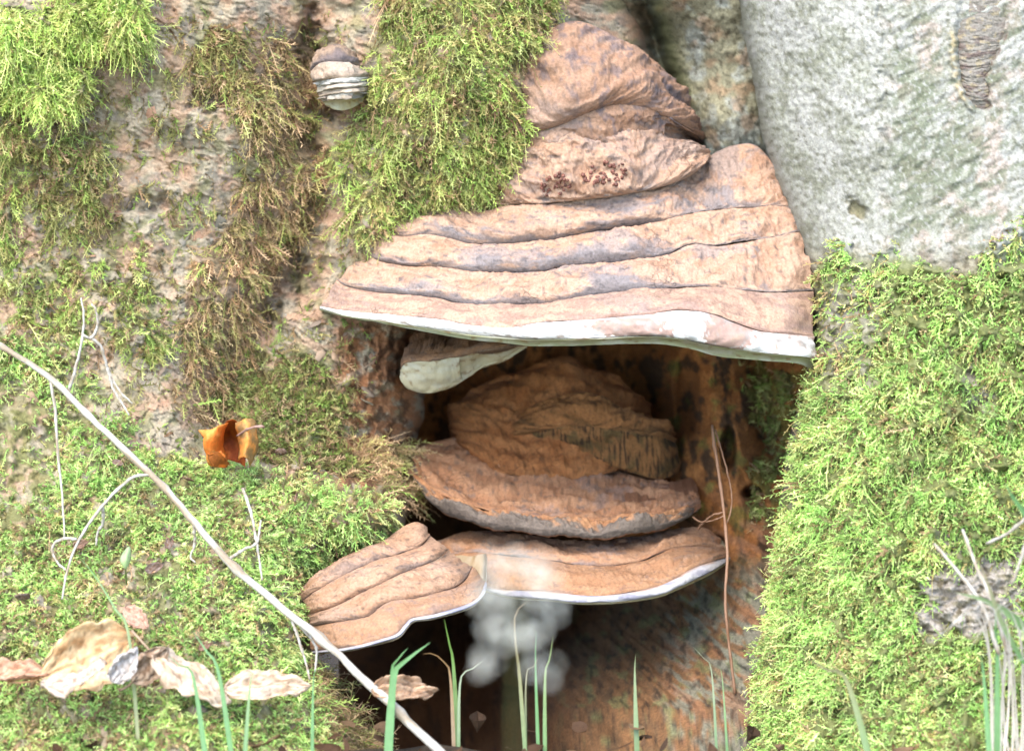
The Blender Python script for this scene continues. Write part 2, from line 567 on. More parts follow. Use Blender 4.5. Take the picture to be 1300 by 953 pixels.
br2 = np.clip(ell(PX, PY, 1244, 490, 20, 34) + ell(PX, PY, 1205, 690, 16, 26) + 0.75 * ell(PX, PY, 1090, 395, 34, 48, 0.6) + 0.6 * ell(PX, PY, 1052, 430, 18, 60, .6) + 0.6 * ell(PX, PY, 1095, 480, 16, 24, .6), 0, 1)
mossR = np.clip(mr_ - br - br2 * (0.6 + 0.6 * fbm(PX / 20, PY / 20, 33, 3)), 0, 1)
up = 1 - sst(300, 360, PY)
rough = sst(1110, 1140, PX + 10 * fbm(PX / 30, PY / 30, 30, 3))
Y += -0.005 * fbm(PX / 90, PY / 120, 40, 4)
# pitted fine vertical grain on the smooth face
g1 = fbm(PX / 5.0, PY / 9.0, 41, 3)
Y += -0.0019 * up * (1 - rough) * g1 - .0022 * up * fbm(PX / 13, PY / 17, 19, 4)
# diagonal wrinkled bark
ux = PX * math.cos(-0.55) + PY * math.sin(-0.55) * 1
uy = -PX * math.sin(-0.55) + PY * math.cos(-0.55)
Y += -0.0026 * rough * up * fbm(ux / 46, uy / 11, 42, 5)
Y += -0.0011 * up * rough * ridged(ux / 28, uy / 12, 43, 3)
# seam where the two faces meet
Y += 0.0035 * np.exp(-((PX - 1122 - 26 * fbm(PY / 40, PX / 90, 44, 4) - 0.05 * (PY - 150)) / 7.0) ** 2) * sst(-.1, .15, fbm(PX / 30, PY / 22, 34, 3)) * (1 - sst(200, 290, PY))
# small knot
Y += 0.008 * ell(PX + 9 * fbm(PX / 12, PY / 12, 35, 3), PY + 9 * fbm(PX / 12, PY / 12, 36, 3) - .4 * (PX - 1088), 1088, 266, 13, 12, 0.35)
Y += -0.010 * br * (0.9 + .6 * fbm(PX / 40, PY / 22, 45, 4))
Y -= 0.016 * mossR * (0.8 + 1.5 * fbm(PX / 30, PY / 34, 46, 3))
Y -= 0.014 * fbm(PX / 17, PY / 13, 47, 3) * (1 - up)
# scar: sunken wrinkled tongue of bark
SC = np.array([(-60, 1222, 1290), (0, 1218, 1279), (30, 1214, 1281), (45, 1213, 1276), (70, 1216, 1264), (95, 1220, 1252), (115, 1224, 1256), (132, 1232, 1258), (142, 1246, 1252)], float)
sl_, sr_ = np.interp(PY, SC[:, 0], SC[:, 1]) + 5 * fbm(PY / 9, PX / 30, 37, 3), np.interp(PY, SC[:, 0], SC[:, 2]) + 6 * fbm(PY / 12, PX / 30, 38, 3)
ins = sst(-3, 6, PX - sl_) * sst(-3, 5, sr_ - PX) * (1 - sst(134, 144, PY)) * (.25 + .75 * sst(10, 60, PY))
Y += ins * (0.012 + 0.0 * np.sin((PY + 0.10 * (PX - 1245) ** 2 / 14 + 14 * fbm(PX / 34, PY / 14, 48, 4)) / 1.5) + 0.003 * fbm(PX / 10, PY / 8, 49, 3))
Y -= 0.004 * np.exp(-((PX - sl_ + 6) / 5) ** 2) * sst(30, 50, PY) * (1 - sst(135, 150, PY))
V_BU = at(PX, PY, Y)
n_a = fbm(PX / 60, PY / 60, 50, 5)
n_c = fbm(PX / 6, PY / 8, 51, 4)
col = mixc(np.broadcast_to(C(204, 202, 188), PX.shape + (3,)), C(174, 175, 152), sst(-0.1, 0.3, n_a) * 0.8)
col = mixc(col, C(182, 182, 160), 0.5 * (1 - sst(15, 60, XS)) * up)
col = mixc(col, C(206, 186, 168), rough * sst(0, 0.25, fbm(PX / 40, PY / 40, 52, 4)) * 0.8)
alg = sst(-0.05, 0.2, fbm(ux / 34, uy / 16, 53, 5) + 0.34 * ell(PX, PY, 1170, 190, 66, 80, 0.8) + 0.1 * ell(PX, PY, 1150, 60, 30, 90, 0.8) - 0.12)
blot = sst(.0, .22, fbm(PX / 48, PY / 60, 18, 4))
col = mixc(col, C(150, 150, 126), .6 * blot)
col = mixc(col, C(126, 134, 102), 0.7 * alg * rough)
col = mixc(col, C(140, 138, 116), 0.8 * sst(0.14, 0.34, n_c))
col = mixc(col, C(214, 212, 202), 0.6 * sst(0.1, 0.3, -n_c) * up)
col = mixc(col, C(214, 192, 142), 0.8 * sst(-.3, .05, fbm(PX / 8, PY / 8, 39, 3)) * np.exp(-((PX - sl_ + 5) / 5) ** 2) * sst(30, 50, PY) * (1 - sst(130, 142, PY)))
col = mixc(col, C(126, 92, 74), 0.75 * sst(-.2, .1, fbm(PX / 10, PY / 12, 33, 3)) * np.exp(-((PX - sr_ - 1) / 2.5) ** 2) * sst(36, 46, PY) * (1 - sst(136, 144, PY)))
col = mixc(col, C(150, 140, 96), 0.8 * ell(PX + 9 * fbm(PX / 12, PY / 12, 35, 3), PY + 9 * fbm(PX / 12, PY / 12, 36, 3) - .4 * (PX - 1088), 1088, 266, 13, 12, 0.35))
low = sst(300, 350, PY + 14 * fbm(PX / 20, PY / 20, 55, 3))
under = mixc(np.broadcast_to(C(178, 168, 140), PX.shape + (3,)), C(120, 108, 84), sst(-0.1, 0.2, fbm(PX / 16, PY / 16, 56, 4)))
under = mixc(under, C(140, 148, 76), 0.8 * mossR)
under = mixc(under, C(210, 198, 182), np.clip(br + 0.7 * br2, 0, 1) * sst(-0.25, 0.1, fbm(PX / 12, PY / 7, 57, 4)))
col = mixc(col, under, low)
# the scar's own wrinkled bark tongue, set into the recess
vv = np.linspace(-40, 143, 230)
uu = np.linspace(0, 1, 70)
UU, PYs = np.meshgrid(uu, vv)
el_, er_ = np.interp(vv, SC[:, 0], SC[:, 1]), np.interp(vv, SC[:, 0], SC[:, 2])
PXs = (el_ - 5)[:, None] + UU * (er_ - el_ + 9)[:, None]
Ys = buttY(PXs, PYs) + .0075 - .006 * np.sin(np.pi * UU) ** .7 * (1 - sst(120, 143, PYs))
wr = PYs + 7 * (2 * UU - 1) ** 2 + 11 * fbm(PXs / 40, PYs / 12, 58, 4)
wk = sst(20, 75, PYs)
Ys += -.0012 * wk * (np.abs(np.sin(wr / 2.1)) ** .6 - .5) - .0022 * fbm(PXs / 12, PYs / 9, 59, 4)
cs = mixc(np.broadcast_to(C(166, 158, 144), PXs.shape + (3,)), C(132, 114, 104), sst(-.1, .25, fbm(PXs / 26, PYs / 9, 67, 4)) * (.4 + .6 * wk))
cs = mixc(cs, C(196, 178, 136), .6 * sst(.1, .3, fbm(PXs / 12, PYs / 7, 68, 4)))
scar_mesh = mesh_grid('branch_scar', at(PXs, PYs, Ys), cs)
me = mesh_grid('buttress_root', V_BU, col)
o = child(new_obj('buttress_root', me, None, M_SMOOTH), tree)
o['label'] = 'pale grey smooth buttress root right of the brackets'
so_ = child(new_obj('branch_scar', scar_mesh, None, M_SMOOTH), tree)
so_['label'] = 'wrinkled brownish scar tongue at the top right'
BU = dict(V=V_BU, N=grid_normals(V_BU), PX=PX, PY=PY, m={'root': mossR})

# ---- trunk bark behind the upper brackets -----------------------------------------------
back_pts = [(560, -250, .1), (800, -250, .14), (1020, -250, .08), (560, 0, .1), (700, 0, .09), (806, 0, .12), (826, 40, .15), (850, 0, .075), (900, 0, .055), (960, 0, .07), (1010, 0, .11),
            (560, 160, .1), (700, 160, .10), (846, 90, .13), (880, 150, .10), (910, 150, .06), (960, 150, .075), (1020, 150, .13), (560, 330, .13), (800, 330, .12), (930, 330, .08), (1040, 330, .1)]
backY = tps(back_pts)
py = axis_samples(-250, 330, -12, 230, 1.9, 9)
px = axis_samples(560, 1050, 690, 990, 1.9, 6)
PY, PX = np.meshgrid(py, px, indexing='ij')
Y = backY(PX, PY) - 0.008 * fbm(PX / 60, PY / 60, 60, 4)
cl = 818 + 0.28 * PY + 10 * fbm(PY / 30, PX * 0, 61, 3)
Y += 0.06 * np.exp(-((PX - cl) / 12) ** 2)
Y += -0.004 * ridged((PX - 0.5 * PY) / 30, (PY + .5 * PX) / 60, 62, 4) - 0.0025 * fbm(PX / 9, PY / 9, 63, 4)
V_BK = at(PX, PY, Y)
n = fbm(PX / 30, PY / 30, 64, 5)
n_c = fbm(PX / 8, PY / 9, 65, 4)
col = mixc(np.broadcast_to(C(176, 170, 138), PX.shape + (3,)), C(196, 198, 182), sst(-.1, .25, n + 0.3 * sst(90, 190, PY) - 0.1))
col = mixc(col, C(196, 158, 122), 0.6 * sst(0.05, .3, fbm(PX / 40, PY / 34, 66, 4) + 0.3 * sst(820, 740, PX)))
col = mixc(col, C(104, 96, 74), 0.7 * sst(0.1, .3, n_c))
col = mixc(col, C(130, 142, 82), 0.6 * np.exp(-((PX - cl - 14) / 12) ** 2))
me = mesh_grid('trunk_bark', V_BK, col)
o = child(new_obj('trunk_bark', me, None, M_BARK), tree)
o['label'] = 'olive grey bark recess above the brackets'

# ---- rotten hollow ----------------------------------------------------------------------
hol_pts = [(460, 300, .22), (650, 300, .2), (850, 300, .18), (1060, 300, .14),
           (480, 430, .20), (540, 430, .17), (620, 450, .21), (700, 440, .22), (800, 440, .27), (830, 520, .28), (855, 470, .15), (890, 480, .10), (930, 470, .115), (960, 470, .15), (985, 480, .14), (1040, 470, .10),
           (480, 560, .22), (560, 520, .28), (556, 600, .26), (700, 540, .22), (800, 570, .20), (870, 560, .13), (900, 560, .09), (940, 560, .08), (975, 560, .13), (1030, 560, .06),
           (560, 650, .45), (600, 660, .45), (480, 660, .25), (760, 640, .2), (880, 640, .08), (930, 640, .03), (970, 640, .04), (1030, 640, .02),
           (480, 760, .2), (560, 750, .45), (650, 770, .38), (720, 780, .26), (800, 760, .16), (880, 740, .06), (940, 720, -.02), (1010, 720, -.03),
           (440, 860, .05), (540, 850, .3), (620, 850, .2), (700, 850, .08), (780, 850, .0), (840, 800, .02), (880, 820, -.03), (940, 820, -.10), (1010, 820, -.12),
           (440, 960, .1), (620, 960, .1), (780, 960, -.12), (940, 960, -.2), (440, 1150, -.3), (700, 1150, -.3), (1000, 1150, -.35)]
holY = tps(hol_pts)
py = axis_samples(300, 1150, 400, 900, 2.0, 10)
px = axis_samples(430, 1060, 500, 1030, 2.0, 10)
PY, PX = np.meshgrid(py, px, indexing='ij')
Y = holY(PX, PY)
Y += -0.012 * fbm(PX / 45, PY / 70, 70, 4)
right = sst(820, 860, PX)
lowr = sst(690, 760, PY) * sst(680, 740, PX)
Y += -0.010 * right * (1 - lowr) * ridged(PX / 34, PY / 130, 71, 4)
ux = PX * 0.78 + PY * 0.62
uy = -PX * 0.62 + PY * 0.78
Y += -0.013 * lowr * ridged(ux / 150, uy / 30, 72, 4)
Y += -0.004 * fbm(PX / 11, PY / 11, 73, 4)
hole = ell(PX, PY, 955, 626, 11, 8) + ell(PX, PY, 925, 570, 9, 24) + ell(PX, PY, 872, 500, 12, 40, .6) + ell(PX, PY, 905, 690, 14, 10)
Y += 0.045 * np.clip(hole, 0, 1)
V_HO = at(PX, PY, Y)
n = fbm(PX / 30, PY / 40, 74, 5)
n_c = fbm(PX / 9, PY / 12, 75, 4)
col = mixc(np.broadcast_to(C(198, 130, 70), PX.shape + (3,)), C(172, 108, 54), sst(-.1, .2, n))
col = mixc(col, C(70, 56, 40), 0.85 * sst(0.02, .24, fbm(PX / 24, PY / 50, 76, 4) + 0.4 * n_c))
gr = sst(0.05, .25, fbm(PX / 28, PY / 34, 77, 4) + 0.22 * sst(930, 985, PX) - 0.04)
col = mixc(col, C(132, 132, 60), 0.7 * gr * right * (1 - sst(640, 700, PY)))
col = mixc(col, C(150, 116, 82), .75 * lowr)
gr2 = sst(-0.02, .18, fbm(ux / 40, uy / 14, 78, 4) + 0.25 * sst(840, 930, PX) - 0.05)
col = mixc(col, C(160, 162, 142), 0.8 * gr2 * lowr * sst(820, 870, PX))
col = mixc(col, C(150, 160, 104), 0.5 * sst(0.1, .3, fbm(PX / 20, PY / 20, 79, 4)) * lowr)
col = mixc(col, C(186, 134, 98), 0.6 * sst(0.0, .2, fbm(ux / 60, uy / 16, 80, 4)) * sst(600, 680, PY) * right)
col = mixc(col, C(60, 52, 44), 0.6 * lowr * sst(0.1, .3, n_c))
col = mixc(col, C(120, 84, 56), 0.7 * (1 - sst(690, 760, PX)) * sst(580, 640, PY))  # lower left pit coloured darker, standing in for its deep shade
me = mesh_grid('hollow_wall', V_HO, col)
o = child(new_obj('hollow_wall', me, None, M_WOOD), tree)
o['label'] = 'dark rusty rotten wood inside the hollow'
HO = dict(V=V_HO, N=grid_normals(V_HO), PX=PX, PY=PY, m={'w': sst(935, 960, PX) * (1 - sst(1000, 1012, PX)) * sst(440, 480, PY) * (1 - sst(640, 680, PY)) * sst(-.05, .2, fbm(PX / 22, PY / 30, 81, 3)),
                                                        'l': 0.7 * lowr * sst(880, 930, PX) * sst(.1, .25, fbm(PX / 20, PY / 20, 82, 3))})

# ================================================================== GROUND
gx = np.concatenate([np.linspace(-6, -.7, 20), np.linspace(-.66, .66, 150), np.linspace(.7, 6, 20)])
gy = np.concatenate([np.linspace(-8, -.72, 24), np.linspace(-.7, .3, 120), np.linspace(.4, 3, 10)])
GX, GY = np.meshgrid(gx, gy)
GZ = -.205 - 0.5 * sst(-.345, -.2, GY) + 0.014 * fbm(GX / .12, GY / .12, 90, 4) + 0.02 * fbm(GX / .7, GY / .7, 91, 3)
VG = np.stack([GX, GY, GZ], -1)
n = fbm(GX / .03, GY / .03, 92, 4)
col = mixc(np.broadcast_to(C(96, 78, 58), GX.shape + (3,)), C(70, 58, 44), sst(-.1, .2, n))
me = mesh_grid('ground', VG, col)
tag(new_obj('ground', me, None, M_SOIL), 'dark crumbly woodland soil at the foot of the tree', None, None, 'structure')


# ================================================================== BRACKET FUNGI
PROF_TIER = [(0, -.35), (.03, -.02), (.14, .3), (.34, .6), (.58, .86), (.76, 1.0), (.89, .92), (.97, .62), (1.0, .2), (1.0, -.2), (.97, -.5)]
PROF_RIM = [(0, -.4), (.06, .1), (.25, .6), (.55, 1.0), (.8, .85), (.95, .45), (1.0, 0)]
PROF_FLAT = [(0, -.3), (.05, 0), (.3, .5), (.6, .7), (.85, .6), (1.0, 0.1), (1.0, -.5)]


def tier(name, top, bot, parent, mat, h=.008, prof=PROF_TIER, n=360, rows=34, colfn=None, amp=1.0, back=0.0, rise=0.01, seed=0, endp=.4, label=None, wl=1.0, hvar=1.0, fade=0.0, dseed=None):
    A, B = crom(top, n), crom(bot, n)
    WA, WB = at(*A.T), at(*B.T)
    PF = crom(prof, rows)
    d = WB - WA
    s = np.gradient((WA + WB) / 2, axis=0)
    nr = np.cross(s, d)
    nr /= np.linalg.norm(nr, axis=1)[:, None] + 1e-12
    nr *= np.sign((nr * np.array([0, -.55, .84])).sum(1))[:, None]
    ks = np.ones(25) / 25
    for c in range(3):                                   # calm the normal along the tier
        nr[:, c] = np.convolve(np.pad(nr[:, c], 12, mode='edge'), ks, 'valid')
    nr /= np.linalg.norm(nr, axis=1)[:, None] + 1e-12
    u = np.linspace(0, 1, n)
    e = np.clip(np.sin(np.pi * u), 0, 1) ** endp
    PXm = A[None, :, 0] + (B - A)[None, :, 0] * PF[:, 0:1]
    PYm = A[None, :, 1] + (B - A)[None, :, 1] * PF[:, 0:1]
    fz = sst(.58, .82, u + .06 * fbm(u * 8, 0 * u, seed + 15, 2))
    hv = h * e * (.9 + .8 * hvar * fbm(u * 4.5, 0 * u, seed + 14, 2)) * (1 - fade * fz)
    V = WA[None] + d[None] * PF[:, 0, None, None] + nr[None] * (hv[None, :] * PF[:, 1:2])[..., None]
    seg = np.stack([np.diff(PF[:, 0]) * np.linalg.norm(d, axis=1).mean(), np.diff(PF[:, 1]) * h], -1) / PXM
    arc = np.concatenate([[0], np.cumsum(np.linalg.norm(seg, axis=1))])
    PYm = PYm[:1] + arc[:, None]
    dsd = seed if dseed is None else dseed
    lmp = fbm(PXm / (46 * wl), PYm / (30 * wl), dsd, 4)
    fine = fbm(PXm / (9 * wl), PYm / (7 * wl), dsd + 5, 5, .6)
    wav = fbm(PXm / (70 * wl), PYm / 60, dsd + 9, 2)
    rip = fbm(PXm / (52 * wl), PYm / (6 * wl), dsd + 12, 4)
    seam = (.2 + .8 * sst(0, .14, PF[:, 0:1])) * (1 - .7 * sst(.9, 1.0, PF[:, 0:1]))      # neighbours meet without slits
    V = V + nr[None] * (amp * seam * (1 + .9 * fade * fz[None]) * (0.0060 * lmp + 0.0024 * fine + 0.0012 * rip + 0.003 * wav * PF[:, 0:1]))[..., None]
    if name not in ('white_margin', 'white_rim', 'pore_surface'):
        V[0] -= .0025 * nr * (1 - fade * fz)[:, None]
    if prof is PROF_TIER and not back:
        V[-1] += (np.array([0, .0045, 0]) - .0018 * nr) * (1 - fade * fz)[:, None]
    if back:
        bq = np.linspace(0, 1, 14)[1:]
        ext = V[-1][None] + np.stack([0 * bq, bq * back, rise * np.sin(bq * 2.4)], -1)[:, None, :] * (0.35 + 0.65 * e)[None, :, None]
        ext[..., 2] += 0.003 * fbm(PXm[-1][None] / 40, bq[:, None] * 4, seed + 3, 3)
        V = np.concatenate([V, ext], 0)
        PXm = np.vstack([PXm, np.repeat(PXm[-1:], 13, 0)])
        PYm = np.vstack([PYm, PYm[-1:] + bq[:, None] * 30])
    T = np.concatenate([PF[:, 0], np.full(len(V) - rows, 1.2)])[:, None] + 0 * PXm
    Tr = np.concatenate([np.linspace(0, 1, rows), np.full(len(V) - rows, 1.0)])[:, None] + 0 * PXm
    col = colfn(PXm, PYm, T, Tr, seed)
    me = mesh_grid(name, V, col)
    o = new_obj(name, me, None, mat)
    if parent is not None:
        child(o, parent)
    if label:
        o['label'] = label
    return o


def cap_col(dust=K_DUST, dust2=K_DUST2, grey=K_GREY, dark=K_DGREY, g0=.62, gs=1.0, patch=.5):
    def f(px, py, T, Tr, seed):
        n1 = fbm(px / 45, py / 14, seed + 30, 5)
        n2 = fbm(px / 14, py / 6, seed + 31, 4)
        n3 = fbm(px / 120, py / 80, seed + 32, 3)
        c = mixc(np.broadcast_to(dust, px.shape + (3,)), dust2, sst(-.12, .25, n1))
        # spore dust is missing on the rolled lips and in rubbed patches
        lip = sst(g0 - .12, g0 + .16, Tr + 0.45 * n1 + 0.35 * n3 + .2 * n2)
        c = mixc(c, grey, gs * .8 * lip)
        c = mixc(c, C(172, 166, 166), patch * sst(.12, .3, n3 + .5 * n2))
        c = mixc(c, dark, gs * .75 * sst(.84, .97, Tr + .12 * n2) * sst(-.2, .1, n3 + .5 * n1 + .1))
        c = mixc(c, dark, .6 * sst(.2, .36, n2))
        return c
    return f


def rim_col(px, py, T, Tr, seed):
    n1 = fbm(px / 40, py / 12, seed + 30, 4)
    n2 = fbm(px / 9, py / 5, seed + 31, 4)
    c = np.broadcast_to(K_WHITE, px.shape + (3,))
    st = ell(px, py, 800, 418, 52, 11, .5) + ell(px, py, 925, 420, 30, 26, .5)
    c = mixc(c, C(200, 156, 134), .9 * sst(.3, .5, st + .9 * n2 + .35 * n1))
    c = mixc(c, C(206, 176, 150), .7 * sst(.16, .3, fbm(px / 16, py / 9, seed + 35, 4)))
    c = mixc(c, C(214, 176, 154), .85 * (1 - sst(.08, .3, Tr + .45 * n1 + .5 * n2)))
    c = mixc(c, C(206, 200, 190), .6 * sst(.1, .3, fbm(px / 24, py / 10, seed + 33, 4)))
    return c


def rim_col_grey(px, py, T, Tr, seed):
    n1 = fbm(px / 40, py / 12, seed + 30, 4)
    c = mixc(np.broadcast_to(C(238, 232, 232), px.shape + (3,)), C(190, 186, 200), sst(-.1, .25, n1))
    return mixc(c, C(206, 156, 122), .8 * (1 - sst(.02, .3, Tr + .4 * n1)))


def pore_col(base=K_SAGE, b2=C(228, 224, 196)):
    def f(px, py, T, Tr, seed):
        n1 = fbm(px / 40, py / 14, seed + 30, 4)
        c = mixc(np.broadcast_to(base, px.shape + (3,)), b2, sst(-.1, .3, n1))
        return mixc(c, C(176, 140, 92), .7 * sst(.2, .36, fbm(px / 16, py / 7, seed + 31, 4)))
    return f


# ---- the big bracket --------------------------------------------------------------------
L0 = [(492, 280, .012), (506, 266, .022), (542, 265, .025), (606, 266, .012), (647, 259, .005), (687, 257, .0), (735, 252, -.002), (802, 240, .0), (853, 230, .015), (888, 210, .045), (906, 195, .055), (935, 183, .06), (962, 186, .05), (985, 214, .03)]
L1 = [(488, 292, .008), (511, 299, -.008), (538, 296, -.015), (566, 300, -.02), (591, 307, -.025), (622, 309, -.028), (663, 306, -.028), (699, 304, -.028), (735, 296, -.026), (787, 289, -.022), (830, 282, -.018), (880, 270, -.012), (930, 264, -.005), (975, 262, .0), (1002, 262, .0)]
L2 = [(466, 322, .004), (483, 331, -.016), (516, 336, -.03), (552, 337, -.04), (577, 341, -.048), (616, 345, -.055), (649, 344, -.058), (691, 342, -.06), (716, 336, -.06), (754, 335, -.06), (787, 330, -.058), (821, 327, -.055), (850, 320, -.05), (875, 310, -.045), (912, 311, -.042), (960, 304, -.035), (1000, 296, -.028), (1019, 294, -.02)]
L3 = [(428, 355, -.004), (440, 363, -.02), (478, 370, -.045), (511, 373, -.06), (550, 376, -.075), (577, 382, -.085), (610, 387, -.095), (649, 385, -.10), (699, 384, -.105), (732, 376, -.105), (760, 372, -.105), (800, 368, -.105), (854, 365, -.10), (908, 363, -.095), (955, 369, -.09), (1000, 370, -.08), (1032, 369, -.06)]
L4 = [(407, 389, -.012), (442, 394, -.05), (491, 399, -.085), (538, 403, -.11), (566, 406, -.122), (594, 412, -.132), (622, 416, -.14), (649, 415, -.147), (685, 409, -.152), (718, 407, -.155), (760, 404, -.157), (821, 398, -.157), (864, 393, -.154), (905, 398, -.15), (930, 408, -.146), (962, 419, -.142), (1000, 423, -.13), (1034, 427, -.10)]
L5 = [(406, 391, -.013), (436, 400, -.05), (483, 407, -.088), (527, 414, -.11), (594, 424, -.138), (633, 427, -.148), (677, 430, -.155), (720, 430, -.16), (760, 429, -.162), (821, 426, -.162), (871, 431, -.16), (911, 439, -.156), (972, 448, -.15), (1015, 452, -.136), (1035, 456, -.11)]
L6 = [(406, 393, -.01), (436, 402, -.045), (483, 410, -.08), (527, 419, -.10), (594, 431, -.126), (633, 435, -.134), (677, 439, -.14), (720, 439, -.144), (760, 438, -.146), (821, 436, -.146), (871, 442, -.145), (911, 452, -.142), (972, 458, -.138), (1015, 462, -.126), (1030, 472, -.10)]
big = empty('bracket_fungus', at(760, 330, .05), 'largest bracket fungus, wide tan terraced shelf with thick white margin roofing the hollow', 'fungus')
tier('growth_ring', L0, L1, big, M_CAP, .012, colfn=cap_col(), seed=101, rows=44, fade=.95, amp=1.2, dseed=100)
tier('growth_ring', L1, L2, big, M_CAP, .011, colfn=cap_col(), seed=122, rows=38, fade=.92, amp=1.2, dseed=100)
tier('growth_ring', L2, L3, big, M_CAP, .011, colfn=cap_col(), seed=143, rows=38, fade=.6, amp=1.2, dseed=100)
tier('growth_ring', L3, L4, big, M_CAP, .005, prof=PROF_RIM, colfn=cap_col(K_DUST, C(208, 168, 144), C(206, 172, 154), C(180, 138, 116), .8, .9, .25), seed=164, rows=30, amp=.7)
tier('white_margin', L4, L5, big, M_RIM, .006, prof=PROF_RIM, colfn=rim_col, seed=185, rows=24, amp=.6, label='thick white growing margin')
tier('pore_surface', L5, L6, big, M_PORE, .003, prof=PROF_RIM, colfn=pore_col(), seed=206, rows=12, amp=.4, back=.25, rise=.004, label='pale sage underside')

# ---- older bracket above it -------------------------------------------------------------
A0 = [(632, 226, .015), (655, 194, .006), (690, 180, -.01), (712, 175, -.015), (731, 166, -.012), (751, 173, -.012), (773, 168, -.01), (796, 146, .0), (822, 157, .01), (852, 174, .02), (880, 178, .03), (902, 192, .045)]
A1 = [(630, 260, .015), (675, 259, -.008), (705, 257, -.012), (740, 253, -.014), (778, 249, -.014), (833, 239, -.01), (871, 226, .0), (904, 202, .03)]
oldA = empty('bracket_fungus', at(770, 215, .06), 'rounded tan older bracket with dark specks, directly above the largest bracket', 'fungus')
tier('cap', A0, A1, oldA, M_CAP, .012, hvar=1.4, colfn=cap_col(K_DUST, K_DUST2, C(186, 172, 158), K_DGREY, .72, .9, .3), seed=227, rows=70, n=300, amp=1.9, endp=.25)

# ---- uppermost lumpy bracket (two lobes) ------------------------------------------------
oldB = empty('bracket_fungus', at(775, 110, .1), 'uppermost lumpy brown bracket crowning the column of fungi, greyish where rubbed', 'fungus')
Bt = [(650, 128, .03), (662, 76, .02), (690, 40, .015), (730, 24, .02), (775, 40, .03), (812, 62, .045), (842, 84, .055), (866, 112, .07), (880, 146, .08), (890, 176, .09)]
Bm = [(648, 168, .02), (676, 168, .0), (712, 158, -.01), (748, 142, -.012), (782, 132, -.01), (812, 134, -.005), (840, 144, .005), (862, 156, .02), (880, 168, .045), (892, 182, .085)]
Bb = [(646, 198, .03), (690, 198, .0), (730, 192, -.005), (764, 186, -.003), (790, 180, .002), (815, 176, .012), (842, 176, .022), (862, 178, .035), (876, 182, .055), (892, 188, .09)]


def colB(px, py, T, Tr, seed):
    c = cap_col(C(212, 168, 136), C(196, 150, 118), C(172, 152, 142), C(120, 108, 102), .95, .8, .3)(px, py, T, Tr, seed)
    n = fbm(px / 16, py / 14, seed + 44, 4)
    c = mixc(c, C(132, 120, 122), .65 * sst(.08, .26, n))
    c = mixc(c, C(216, 184, 160), .6 * ell(px, py, 700, 150, 40, 34, .7))
    return mixc(c, C(120, 112, 116), .75 * ell(px, py, 846, 152, 34, 20, .5) * sst(-.2, .1, n))


tier('cap', Bt, Bm, oldB, M_CAP, .018, colfn=colB, seed=248, rows=60, n=260, amp=1.5, endp=.2, hvar=1.2, fade=.45)
tier('lower_lobe', Bm, Bb, oldB, M_CAP, .010, prof=PROF_FLAT, colfn=colB, seed=255, rows=40, n=260, amp=1.3, endp=.2, hvar=1.2)

# ---- hoof-shaped small bracket, upper left ----------------------------------------------
hoof = empty('bracket_fungus', at(433, 110, .05), 'small hoof shaped bracket with stacked cream rings on the bark at upper left', 'fungus')
H = [[(398, 74, .03), (408, 62, .03), (425, 56, .028), (443, 62, .03), (455, 78, .035)],
     [(394, 90, .02), (406, 80, .0), (424, 77, -.008), (444, 80, 0.0), (457, 88, .02)],
     [(400, 104, .015), (416, 101, -.012), (434, 99, -.024), (452, 98, -.014), (467, 98, .014)],
     [(403, 110, .015), (418, 108, -.016), (436, 106, -.027), (453, 105, -.017), (467, 104, .014)],
     [(403, 118, .015), (420, 114, -.018), (437, 113, -.029), (454, 111, -.019), (468, 110, .014)],
     [(405, 124, .015), (421, 120, -.018), (438, 118, -.029), (454, 117, -.019), (467, 117, .014)],
     [(409, 129, .014), (422, 126, -.017), (439, 125, -.027), (452, 124, -.018), (463, 124, .01)],
     [(414, 134, .014), (424, 139, .0), (436, 140, -.004), (450, 136, 0.0), (460, 130, .01)]]
hc = [cap_col(C(206, 176, 148), C(190, 156, 126), C(140, 128, 128), C(96, 88, 92), .55, 1., .3), cap_col(C(238, 208, 178), C(226, 206, 180), C(206, 200, 176), C(170, 160, 140), .8, .7, .1),
      cap_col(C(244, 240, 226), C(236, 230, 210), C(200, 196, 180), C(140, 128, 116), .8, .6, 0), cap_col(C(238, 228, 204), C(232, 214, 190), C(200, 190, 170), C(150, 128, 108), .8, .6, 0),
      cap_col(C(232, 210, 182), C(226, 204, 176), C(190, 170, 150), C(140, 110, 90), .8, .6, 0), cap_col(C(236, 226, 206), C(226, 204, 176), C(190, 160, 140), C(140, 100, 80), .8, .6, 0), None]
for i in range(7):
    if i < 6:
        tier('growth_ring', H[i], H[i + 1], hoof, M_CAP if i < 2 else M_RIM, [.006, .006, .004, .0035, .003, .003][i], colfn=hc[i], seed=270 + 7 * i, rows=18, n=90, amp=.6, wl=.5)
    else:
        tier('pore_surface', H[i], H[i + 1], hoof, M_PORE, .003, prof=PROF_RIM, colfn=pore_col(C(228, 218, 168), C(236, 232, 196)), seed=320, rows=14, n=90, amp=.3, back=.05, wl=.5)

